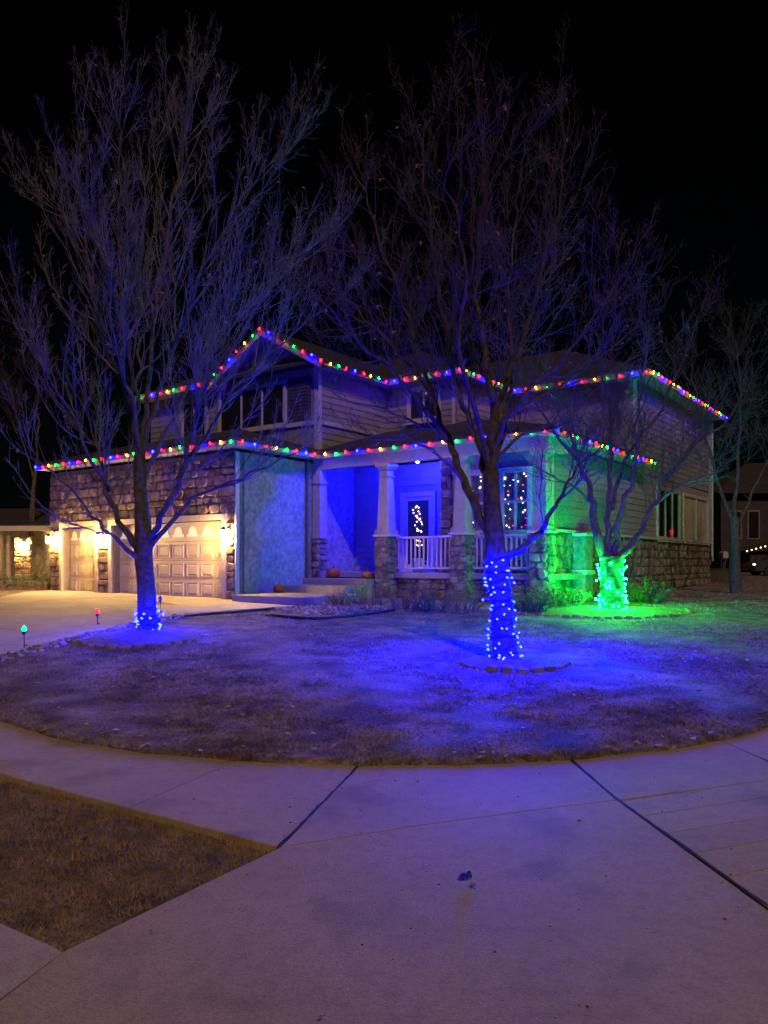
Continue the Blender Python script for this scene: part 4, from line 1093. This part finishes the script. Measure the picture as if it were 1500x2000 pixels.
# river rocks along the drive edge
mb = MB(); rr = random.Random(9)
def pebble(mb, c, s, r):
    P = [(0, 0, 1)] + [(math.cos(a) * .9, math.sin(a) * .9, .35) for a in [i * math.pi / 3 for i in range(6)]] + [(math.cos(a + .5), math.sin(a + .5), -.4) for a in [i * math.pi / 3 for i in range(6)]]
    q = r.uniform(0, 6.28); sx, sy, sz = s * r.uniform(.7, 1.3), s * r.uniform(.7, 1.2), s * r.uniform(.5, .8)
    V = []
    for x, y, z in P:
        x, y, z = x * sx * r.uniform(.85, 1.15), y * sy * r.uniform(.85, 1.15), z * sz
        V.append((c[0] + x * math.cos(q) - y * math.sin(q), c[1] + x * math.sin(q) + y * math.cos(q), c[2] + z))
    mb.add(V, [(0, 1 + i, 1 + (i + 1) % 6) for i in range(6)] + [(1 + i, 7 + i, 1 + (i + 1) % 6) for i in range(6)] + [(7 + i, 7 + (i + 1) % 6, 1 + (i + 1) % 6) for i in range(6)])
ev = [Vector(p) for p in edge]
for i in range(2, len(ev) - 1):
    a, b = ev[i], ev[i + 1]; L = (b - a).length; nn = Vector((-(b - a).y, (b - a).x)).normalized()
    for k in range(int(L * 55)):
        p = a.lerp(b, rr.random()) + nn * rr.uniform(0.02, 0.36); pebble(mb, (p.x, p.y, hgt(p.y) + 0.045 + rr.uniform(-.01, .03)), rr.uniform(.025, .055), rr)
bedp = [wpt(548, 1193), wpt(600, 1204), wpt(680, 1204), wpt(770, 1192), wpt(700, 1180), wpt(620, 1178)]
xs_, ys_ = [p[0] for p in bedp], [p[1] for p in bedp]; c = 0
while c < 520:
    x_, y_ = rr.uniform(min(xs_), max(xs_)), rr.uniform(min(ys_), max(ys_))
    if in_poly(np.array([x_]), np.array([y_]), bedp)[0]: pebble(mb, (x_, y_, hgt(y_) + 0.045 + rr.uniform(-.01, .03)), rr.uniform(.025, .06), rr); c += 1
grit = MB()
for k in range(150):
    x_, y_ = rr.uniform(-1.3, 2.6), rr.uniform(2.5, 6.6)
    if in_poly(np.array([x_]), np.array([y_]), STRIP)[0] or y_ > lawn_front(x_) - 0.05: continue
    pebble(grit, (x_, y_, 0.003 - max(0, 4.3 - y_) * 0.02), rr.choice((.003, .004, .004, .006, .009)), rr)
tag(grit.build('grit', M['mulch'], smooth=True), 'scattered grit and soil crumbs on the pavement', 'grit', kind='stuff')
tag(mb.build('river_rocks', M['rock'], smooth=True), 'strip of river rocks along driveway edge and step bed', 'rocks', kind='stuff')
# dark plastic edging between drive bed and lawn
for pxs, lb in (([(318, 1214), (400, 1205), (470, 1199), (535, 1193)], 'dark edging strip along the driveway end of the lawn'), ([(520, 1204), (600, 1213), (690, 1208), (770, 1196)], 'dark edging strip curving in front of the step bed')):
    pts = [on_ground(*p) for p in pxs]; mb = MB(); sp = Tree.smooth(None, pts, 4)
    mb.tube([Vector((p.x, p.y, hgt(p.y) + 0.055)) for p in sp], 0.035, 7); tag(mb.build('lawn_edging', M['black'], smooth=True), lb, 'edging', 'lawn edging strips')

# ------------------------------------------------------------------ shrubs by the porch
def shrub(loc, w, h, n, m, label, cat='shrub', leafy=False, seed=0, name='bare_shrub'):
    o = empty(name, loc); tag(o, label, cat, 'shrubs by the house'); r = random.Random(seed); mb = MB(); T = []
    for k in range(n):
        a = r.uniform(0, 6.283); rr_ = w * math.sqrt(r.random()) * .35; q = Vector((math.cos(a) * rr_, math.sin(a) * rr_, 0)); d = Vector((math.cos(a) * r.uniform(.1, .9), math.sin(a) * r.uniform(.1, .9), 1)).normalized()
        L = h * r.uniform(.55, 1.1); pts = [q.copy()]
        for i in range(5):
            d = (d + Vector((r.gauss(0, .16), r.gauss(0, .16), r.gauss(0, .08)))).normalized(); q = q + d * L / 5; pts.append(q.copy())
            for _ in range(2):
                e = (d + Vector((r.gauss(0, .6), r.gauss(0, .6), r.gauss(0.1, .4)))).normalized(); l2 = L * r.uniform(.12, .32)
                mb.tube([q, q + e * l2 * .5 + Vector((0, 0, .01)), q + e * l2], [.004, .003, .002], 3, False)
                if leafy:
                    for _ in range(7):
                        c = q + e * l2 * r.random(); ax = Vector((r.gauss(0, 1), r.gauss(0, 1), r.gauss(0, 1))).normalized(); sd = ax.orthogonal().normalized() * .014
                        T += [(c - sd, c + sd, c + ax * .055)]
        mb.tube(pts, [.008, .007, .006, .005, .004, .003], 4, False)
    mb.build('stems', m, o)
    if T:
        lo = link_mesh('foliage', tri_mesh('foliage', np.array([[tuple(v) for v in t] for t in T]), M['evergreen']), o); lo['kind'] = 'stuff'
for k, (px_, py_, w, h, lb) in enumerate(((668, 1186, .8, .42, 'low reddish bare shrub beside the lowest porch step'), (722, 1186, .9, .6, 'reddish bare shrub in front of the first porch pier'),
                              (790, 1192, .9, .62, 'bare shrub under the left end of the porch railing'), (850, 1196, 1.0, .62, 'bare shrub under the right end of the porch railing'),
                              (905, 1198, 1.0, .6, 'bare shrub left of the blue-lit trunk against the porch'))):
    p = on_ground(px_, py_); shrub(p, w, h, 46, M['shrub'], lb, seed=k)
for k, (px_, py_, w, h, lb) in enumerate(((1030, 1200, 1.1, .55, 'dark evergreen shrub right of the blue-lit trunk'), (1095, 1192, 1.1, .5, 'dark evergreen shrub left of the green-lit trunk'),
                              (1258, 1180, 1.0, .6, 'dark evergreen shrub right of the green-lit trunk'), (92, 1162, 1.0, 1.3, 'dark bush against the left corner of the garage'))):
    p = on_ground(px_, py_)
    if k == 3: p = HW(-10.4, -2.2); p.z = hgt(p.y)
    shrub(p, w, h, 40, M['shrub'], lb, leafy=True, seed=20 + k, name='evergreen_shrub')

# ------------------------------------------------------------------ pumpkins, porch things
def pumpkin(loc, s, label):
    o = empty('pumpkin', loc, rnd.uniform(0, 6)); tag(o, label, 'pumpkin', 'pumpkins by the steps')
    mb = MB(); K, J = 40, 12
    for j in range(J + 1):
        t = math.pi * j / J
        for i in range(K):
            a = 2 * math.pi * i / K; rib = 1 - 0.09 * abs(math.sin(a * 5)) ** 0.5 * 0 - 0.08 * (0.5 + 0.5 * math.cos(a * 10))
            rr_ = s * math.sin(t) ** 0.8 * rib if 0 < j < J else s * 0.05
            mb.v.append((rr_ * math.cos(a), rr_ * math.sin(a), s * 0.82 * (1 - math.cos(t)) - s * 0.12 * math.exp(-((t - math.pi) / .5) ** 2)))
    for j in range(J):
        for i in range(K): mb.f.append((j * K + i, j * K + (i + 1) % K, (j + 1) * K + (i + 1) % K, (j + 1) * K + i))
    mb.f.append(tuple(range(K))[::-1]); mb.f.append(tuple(range(J * K, J * K + K)))
    mb.build('body', M['pumpkin'], o, smooth=True)
    MB().tube([(0, 0, s * 1.45), (0.01, 0, s * 1.62), (0.03, 0.01, s * 1.75), (0.06, 0.01, s * 1.82)], [s * .2, s * .13, s * .11, s * .12], 7).build('stem', M['stem'], o)
pumpkin(HW(0.02, -1.75, GF + 0.20), 0.15, 'pumpkin on the lowest step against the garage side wall')
pumpkin(HW(0.35, 0.2, GF + 0.58), 0.20, 'large orange pumpkin on the top step left of the porch entry')
pumpkin(HW(1.68, 0.1, GF + 0.58), 0.14, 'small dark pumpkin on the top step beside the stone pier')
# red foil pot and pale planter behind the railing
p = HW(4.25, 0.72, FL); o = empty('flower_pot', p); tag(o, 'small red poinsettia pot at the right end of the porch railing', 'plant')
MB().lathe([(0.08, 0.0), (0.11, 0.18), (0.12, 0.2), (0.10, 0.19)], 14).build('pot', M['redpot'], o, smooth=True)
T = []; r = random.Random(2)
for k in range(46):
    a, e = r.uniform(0, 6.28), r.uniform(0.0, 1.2); d = Vector((math.cos(a) * math.cos(e), math.sin(a) * math.cos(e), math.sin(e))); c = Vector((0, 0, .24)) + d * r.uniform(.03, .1); sd = d.orthogonal().normalized() * .03
    T += [(c - sd, c + d * .11, c + sd)]
link_mesh('bracts', tri_mesh('bracts', np.array([[tuple(v) for v in t] for t in T]), M['redpot']), o)
p = HW(3.0, 0.75, FL); o = empty('planter', p); tag(o, 'pale ceramic planter behind the left half of the porch railing', 'planter')
MB().lathe([(0.12, 0.0), (0.16, 0.1), (0.18, 0.26), (0.15, 0.36), (0.17, 0.40), (0.14, 0.39)], 18).build('pot', M['ceramic'], o, smooth=True)
MB().tube([(0.15, 0, .33), (.25, 0, .3), (.25, 0, .18), (.17, 0, .14)], .018, 6).build('handle', M['ceramic'], o)

# light figures in the door and windows
mini = lathe_mesh('bulb', [(0.005, 0.012), (0.013, 0.004), (0.013, -0.006), (0.004, -0.014)], 6, M['warm_mini'])
mini_w = lathe_mesh('bulb', [(0.005, 0.014), (0.013, 0.004), (0.013, -0.006), (0.004, -0.014)], 6, M['white_mini'])
mini_r = lathe_mesh('bulb', [(0.005, 0.014), (0.013, 0.004), (0.013, -0.006), (0.004, -0.014)], 6, M['red_mini'])
o = empty('light_figure', HO, -HA); tag(o, 'figure of small warm lights hung in the dark front door', 'light figure')
W = []; r = random.Random(4)
for cx, cz, ra, rz_, n_ in ((2.00, 3.18, .13, .17, 9), (2.08, 2.74, .14, .24, 12), (2.06, 2.20, .17, .11, 8)):
    for i in range(n_):
        a = 2 * math.pi * i / n_ + r.uniform(-.15, .15); q = PB.p(cx + ra * math.cos(a) * r.uniform(.45, 1.15), cz + rz_ * math.sin(a) * r.uniform(.6, 1.15), 0.05)
        W.append(Vector(q)); link_mesh('bulb', mini, o, q, (r.uniform(0, 3), 0, 0), (1.5, 1.5, 1.5))
MB().tube(W, 0.004, 4).build('wire', M['black'], o)
for w, lb, ns in ((W2, 'red and white light strands hanging in the green-lit porch window', 3), (W1, 'white light strands in the porch window behind the blue-lit tree', 2)):
    o = empty('window_lights', HO, -HA); tag(o, lb, 'string lights', 'light strands in the porch windows')
    for s_ in range(ns):
        a = w[0] + (w[1] - w[0]) * (s_ + 0.5) / ns; W = []
        for i in range(13):
            q = PF.p(a + r.uniform(-.10, .10), w[2] + 0.12 + (w[3] - w[2] - 0.2) * min(1, max(0, (i + r.uniform(-.6, .6)) / 12)), 0.03)
            W.append(Vector(q)); link_mesh('bulb', (mini_w if (i % 3 or ns == 2) else mini_r) if s_ == 1 or ns == 2 else (mini_r if r.random() < 0.35 else mini_w), o, q, (r.uniform(0, 3), 0, 0), (r.uniform(.8, 1.6),) * 3)
        MB().tube(W, 0.003, 4).build('wire', M['black'], o)
# red star in the side window
o = empty('window_star', HO, -HA); tag(o, 'small red star standing in the side window', 'ornament')
mb = MB(); out = []
for i in range(10):
    a = math.pi / 2 + i * math.pi / 5; q = 0.16 if i % 2 == 0 else 0.065; out.append((11.2 + q * math.cos(a) * 1.6, 2.72 + q * math.sin(a)))
mb.add([PRS.p(a, z, 0.035) for a, z in out] + [PRS.p(a, z, 0.055) for a, z in out] + [PRS.p(11.2, 2.72, 0.075)], [(i, (i + 1) % 10, 10 + (i + 1) % 10, 10 + i) for i in range(10)] + [(10 + i, 10 + (i + 1) % 10, 20) for i in range(10)])
mb.build('star', emit('star_red', (1.0, 0.02, 0.04), 0.5), o)

# ------------------------------------------------------------------ stake lights by the drive
def stake(base, h, c, label, dim):
    o = empty('stake_light', base); tag(o, label, 'stake light', 'bulb stakes beside the driveway')
    MB().tube([(0, 0, -0.05), (0.004, 0, h * .5), (0, 0, h)], 0.008, 6).build('rod', M['black'], o)
    MB().tube([(-0.0, 0, h * .35), (0.05, -.02, h * .34), (0.06, -.02, h * .36)], 0.007, 5).build('stake_foot', M['black'], o)
    MB().lathe([(0.018, h - .02), (0.03, h), (0.034, h + .03), (0.02, h + .035)], 10).build('socket', M['dark_metal'], o)
    MB().lathe([(0.03, h + .032), (0.042, h + .055), (0.041, h + .072), (0.024, h + .105), (0.006, h + .13)], 10).build('bulb', dim, o, smooth=True)
stake(on_ground(47, 1272), 0.28, 'green', 'green glowing bulb stake nearest the lower left, beside the drive', emit('stake_green', (0.01, 1.0, 0.35), 1.6))
stake(on_ground(190, 1226), 0.24, 'red', 'red glowing bulb stake on the drive edge left of the tree', emit('stake_red', (1.0, 0.02, 0.01), 2.2))
stake(on_ground(313, 1204), 0.33, 'blue', 'dark blue bulb stake just right of the driveway tree trunk', emit('stake_blue', (0.02, 0.03, 0.5), 0.25))

# ------------------------------------------------------------------ litter on the pavement
p = on_ground(908, 1718); o = empty('wrapper', p + Vector((0, 0, 0.004)), 0.5); tag(o, 'small crumpled blue wrapper lying on the ramp', 'litter')
mb = MB(); r = random.Random(8); K = 8
for j in range(6):
    for i in range(K):
        a = 2 * math.pi * i / K; q = (0.006, .016, .019, .018, .015, .022)[j] * r.uniform(.75, 1.25); mb.v.append((-0.03 + j * .012, q * math.cos(a), .018 + q * math.sin(a) * .85))
for j in range(5):
    for i in range(K): mb.f.append((j * K + i, j * K + (i + 1) % K, (j + 1) * K + (i + 1) % K, (j + 1) * K + i))
mb.f += [tuple(range(K))[::-1], tuple(range(5 * K, 6 * K))]; mb.build('wrapper_body', M['bluewrap'], o)
def leaf(px_, py_, s, label, z=0.006):
    p = on_ground(px_, py_); r = random.Random(px_); o = empty('fallen_leaf', p + Vector((0, 0, z)), r.uniform(0, 6)); tag(o, label, 'leaf', 'single dry leaves on the pavement edge')
    out = [(0, -1), (.35, -.6), (.8, -.5), (.55, -.05), (.75, .4), (.3, .45), (0, 1), (-.3, .45), (-.75, .4), (-.55, -.05), (-.8, -.5), (-.35, -.6)]
    mb = MB(); mb.add([(x * s, y * s, s * (.3 * x * x + .25 * y * y) + r.uniform(0, .15) * s) for x, y in out] + [(0, 0, 0.0)], [(i, (i + 1) % 12, 12) for i in range(12)])
    mb.build('blade', M['leaf'], o)
    MB().tube([(0, -s, .25 * s), (0, -1.6 * s, .1 * s)], 0.0016, 4).build('stalk', M['leaf'], o)
leaf(924, 1732, .022, 'tan leaf lying beside the blue wrapper'); leaf(1222, 1471, .035, 'curled tan leaf on the right lawn edge'); leaf(1042, 1444, .04, 'tan leaf in the grass near the sidewalk joint', 0.045)
leaf(293, 1822, .012, 'tiny leaf scrap on the left of the ramp'); leaf(626, 1990, .012, 'tiny leaf scrap at the bottom edge of the ramp'); leaf(820, 1493, .03, 'dry leaf on the sidewalk edge below mid lawn', 0.02)
leaf(165, 1634, .03, 'pale leaf lying in the verge grass', 0.0); leaf(500, 1392, .03, 'pale leaf in the lawn left of centre', .045); leaf(1444, 1532, .014, 'leaf scrap on the right sidewalk slab')

# ------------------------------------------------------------------ left background: neighbour's garage, hedge, young tree
nb = empty('neighbour_house', (-15.1, 32.0, hgt(32.0)), R(-6)); tag(nb, 'low neighbouring house with stone pier and lantern at the left edge', 'house')
def part(name, m, *b): return MB().box(*b).build(name, m, nb)
part('wall', M['stucco'], -9, 4.2, 0.0, 6, 0, 2.35)
part('garage_door', M['garage'], -6.5, -1.6, -0.05, -0.004, 0.05, 1.95)
part('door_trim', M['tan_trim'], -1.55, -1.35, -0.12, -0.003, 0, 2.1)
pier = part('pier', M['mortar'], 0.0, 0.75, -0.35, -0.003, 0, 2.0)
stones(Plane((0, -0.35), (1, 0), (0, -1)), [(0.0, 0.75, 0.02, 2.0)], random.Random(5), single=pier)
for k, a in enumerate((-1.0, -0.5)): part('trim_board', M['tan_trim'], a, a + 0.14, -0.1, -0.002, 0, 2.05)
part('fascia', M['trim'], -9.4, 4.6, -0.75, -0.70, 2.22, 2.42)
MB().prism([(-9.4, -0.72), (4.6, -0.72), (4.6, 3.0), (-9.4, 3.0)], [2.40, 2.40, 3.3, 3.3], [2.48, 2.48, 3.4, 3.4]).build('roof', M['roof'], nb)
part('sloped_buttress', M['stucco'], 2.0, 3.6, -0.5, -0.004, 0, 0.9)
nl = empty('wall_lantern', nb.matrix_world @ Vector((0, 0, 0)), 0)
nl.location = (-15.1 + 0.40, 32.0 - 0.58, hgt(32) + 1.66); nl.rotation_euler = (0, 0, R(-6)); tag(nl, 'glowing lantern on the neighbouring house at the left edge', 'lantern')
MB().bbox(-.07, .07, .10, .17, -.12, .12, .01).build('backplate', M['dark_metal'], nl)
MB().lathe([(.05, -.15), (.09, -.05), (.09, .08), (0, .1)], 8).build('glass_shade', M['warm'], nl); MB().lathe([(.11, .1), (.03, .17), (0, .18)], 8).build('cap', M['dark_metal'], nl)
hd = empty('hedge', (-14.5, 26.6, hgt(26.6)), R(12)); tag(hd, 'low clipped hedge bordering the far side of the driveway', 'hedge')
T = []; r = random.Random(6)
for k in range(9000):
    c = Vector((r.uniform(-6, 2.9), r.uniform(-.5, .5), 0)); c.z = (0.52 + .06 * math.sin(c.x * 3)) * math.sqrt(max(0.05, 1 - (c.y / .55) ** 2)) * r.uniform(.5, 1.05); ax = Vector((r.gauss(0, 1), r.gauss(0, 1), r.gauss(.3, 1))).normalized(); sd = ax.orthogonal().normalized() * .02
    T += [(c - sd, c + sd, c + ax * .08)]
lo = link_mesh('foliage', tri_mesh('foliage', np.array([[tuple(v) for v in t] for t in T]), M['evergreen']), hd); lo['kind'] = 'stuff'
MB().box(-5.9, 2.8, -.33, .33, -.1, .34).build('hedge_core', M['shrub'], hd)
yt = Tree((58, 1143), 77, 'slender young bare tree left of the garage', 'young_tree'); yt.o['group'] = 'background trees'
yt.trunk_line([(58, 1143, .13), (60, 1090, .12), (62, 1020, .10), (66, 950, .08), (72, 900, .06)])
yt.limb([(60, 1120), (80, 1100), (104, 1092)], .03, .012, 0, -.2, 1.0, .5)
yt.limb([(72, 905), (76, 800), (70, 700), (80, 600)], .05, .012, 0, 0.3, 2.0, 1.8)
yt.limb([(68, 940), (40, 850), (20, 760), (-10, 680)], .05, .012, 0, 0.5, 2.0, 1.8)
yt.finish(0, 'bark_dark')

# ------------------------------------------------------------------ right background
bt = Tree((1437, 1160), 91, 'dark bare tree in front of the far house at the right edge', 'street_tree'); bt.o['group'] = 'background trees'
bt.trunk_line([(1437, 1160, .20), (1436, 1120, .17), (1435, 1070, .16), (1434, 1010, .13)])
bt.limb([(1434, 1030), (1400, 930), (1370, 830), (1350, 720)], .09, .015, 0, .5, 2.2, 2.2)
bt.limb([(1434, 1020), (1440, 920), (1450, 800), (1440, 680)], .09, .015, 0, -.5, 2.2, 2.2)
bt.limb([(1435, 1040), (1470, 960), (1510, 880), (1550, 780)], .08, .015, 0, .8, 2.2, 2.2)
bt.finish(0, 'bark_dark')
fh = empty('far_house', (30.0, 56.0, hgt(56.0) - 0.5), R(0)); tag(fh, 'far dim house with a lit gable at the right edge', 'house')
def fpart(name, m, *b, parent=fh): return MB().box(*b).build(name, m, parent)
M['far_wall'] = mat('far_house_dimmed', (0.035, 0.03, 0.035), (0.05, 0.042, 0.048), 0.8, 2)  # walls darkened in colour: street light would fade out before reaching them
fpart('wall', M['far_wall'], -5.6, 7, 0, 9, 0, 6.2)
for (a, b, z0_, z1_) in ((-4.9, -4.2, 3.0, 4.9), (-3.6, -2.9, 3.0, 4.9), (-1.6, -0.1, 3.4, 5.0), (0.6, 2.1, 3.4, 5.0)):
    w_ = fpart('window', M['fascia'], a - .1, b + .1, -.06, -.003, z0_ - .1, z1_ + .1); fpart('pane', M['pane'], a, b, -.09, -.061, z0_, z1_, parent=w_)  # frames in the dark fascia colour to stay as dim as the walls
MB().prism([(-6.1, -.6), (7.5, -.6), (7.5, 9.6), (-6.1, 9.6)], [6.2] * 4, [6.3, 6.3, 6.3, 6.3]).build('eave', M['far_wall'], fh)
mb = MB(); mb.add([(-6.1, -.6, 6.302), (7.5, -.6, 6.302), (7.5, 9.6, 6.302), (-6.1, 9.6, 6.302), (-1.5, 4.5, 9), (3, 4.5, 9)], [(0, 1, 5, 4), (1, 2, 5), (2, 3, 4, 5), (3, 0, 4)]); mb.build('roof', M['roof'], fh)
fpart('garage_wing', M['far_wall'], -4.6, 1.2, -2.4, -.1, 0, 1.95); fpart('garage_door', M['far_wall'], -4.2, 0.8, -2.46, -2.403, .05, 1.75)
mb = MB(); mb.add([(-5.0, -2.7, 2.0), (-2.2, -2.7, 2.75), (1.6, -2.7, 2.0), (-5.0, -.05, 2.0), (-2.2, -.05, 2.75), (1.6, -.05, 2.0)], [(0, 1, 4, 3), (1, 2, 5, 4), (0, 2, 1), (3, 4, 5), (0, 3, 5, 2)]); mb.build('gable_roof', M['roof'], fh)
o = empty('far_string_lights', fh.location); tag(o, 'warm white light string on the far gable at the right edge', 'string lights')
W = [Vector((-5.0 + 2.8 * i / 9, -2.78, 2.0 + .75 * i / 9)) for i in range(10)] + [Vector((-2.2 + 3.8 * i / 9, -2.78, 2.75 - .75 * i / 9)) for i in range(1, 10)]
fb = lathe_mesh('bulb', [(.02, .05), (.05, .02), (.05, -.02), (.01, -.06)], 6, emit('far_bulb', (1.0, .62, .34), 4))
for w_ in W: link_mesh('bulb', fb, o, w_)
MB().tube(W, .01, 4).build('wire', M['black'], o)
# parked car, side on, its front end in view
cz = hgt(46); ct = empty('parked_car', (23.9, 46.0, cz), 0.0); tag(ct, 'pale car parked across the street at the right edge', 'car')
prof = [(-2.2, .32), (-2.25, .62), (-2.05, .82), (-1.1, .95), (-.45, 1.42), (1.1, 1.45), (1.9, 1.0), (2.2, .92), (2.25, .35)]
mb = MB(); n_ = len(prof); mb.add([(x_, -.85, z_) for x_, z_ in prof] + [(x_, .85, z_) for x_, z_ in prof], [tuple(range(n_)), tuple(range(n_, 2 * n_))[::-1]] + [(i, n_ + i, n_ + (i + 1) % n_, (i + 1) % n_) for i in range(n_)]); mb.build('body', M['car'], ct)
for q in (((-.95, .97), (-.42, 1.36), (.28, 1.38), (.28, .97)), ((.36, .97), (.36, 1.38), (1.05, 1.38), (1.6, .99))):
    mb = MB(); mb.add([(x_, -.862, z_) for x_, z_ in q], [(0, 1, 2, 3)]); mb.add([(x_, -.852, z_) for x_, z_ in q], [(3, 2, 1, 0)]); mb.build('side_window', M['pane'], ct)
for x_ in (-1.4, 1.4):
    for y_ in (-.86, .7):
        w_ = MB().tube([(x_, y_, .32), (x_, y_ + .18, .32)], .32, 18).build('wheel', M['tyre'], ct); MB().tube([(x_, y_ - .012, .32), (x_, y_ + .19, .32)], .19, 14).build('rim', M['car'], w_)
MB().bbox(-2.27, -2.17, -.8, -.66, .66, .74, .01).build('headlight', M['white_mini'], ct)
# dark low fence behind the right corner
fo = empty('fence', (0, 0, 0)); tag(fo, 'low dark board fence behind the right corner of the house', 'fence')
a, b = at(1335, 1113, 34), at(1428, 1113, 34)
for i in range(18):
    p = a.lerp(b, i / 17); zg = hgt(34)
    MB().box(p.x - .055, p.x + .055, 33.98, 34.0, zg, 1.32).build('board', M['bark_dark'], fo)
MB().box(a.x - .1, b.x + .1, 34.0, 34.05, 1.2, 1.28).build('rail', M['bark_dark'], fo); MB().box(a.x - .1, b.x + .1, 33.94, 34.07, 1.322, 1.36).build('cap_rail', M['bark_dark'], fo)
p = on_ground(1413, 1128); p = Vector((at(1413, 1100, 38).x, 38, hgt(38))); o = empty('mailbox', p); tag(o, 'pale mailbox on a post right of the house', 'mailbox')
MB().box(-.05, .05, -.05, .05, 0, 1.1).build('post', M['bark_dark'], o)
mb = MB(); out = [(-.13, 1.1), (.13, 1.1), (.13, 1.3)] + [(.13 * math.cos(t), 1.3 + .13 * math.sin(t)) for t in [math.pi * i / 8 for i in range(1, 8)]] + [(-.13, 1.3)]
n_ = len(out); mb.add([(x_, -.25, z_) for x_, z_ in out] + [(x_, .25, z_) for x_, z_ in out], [tuple(range(n_)), tuple(range(n_, 2 * n_))[::-1]] + [(i, n_ + i, n_ + (i + 1) % n_, (i + 1) % n_) for i in range(n_)]); mb.build('box', M['trim'], o)
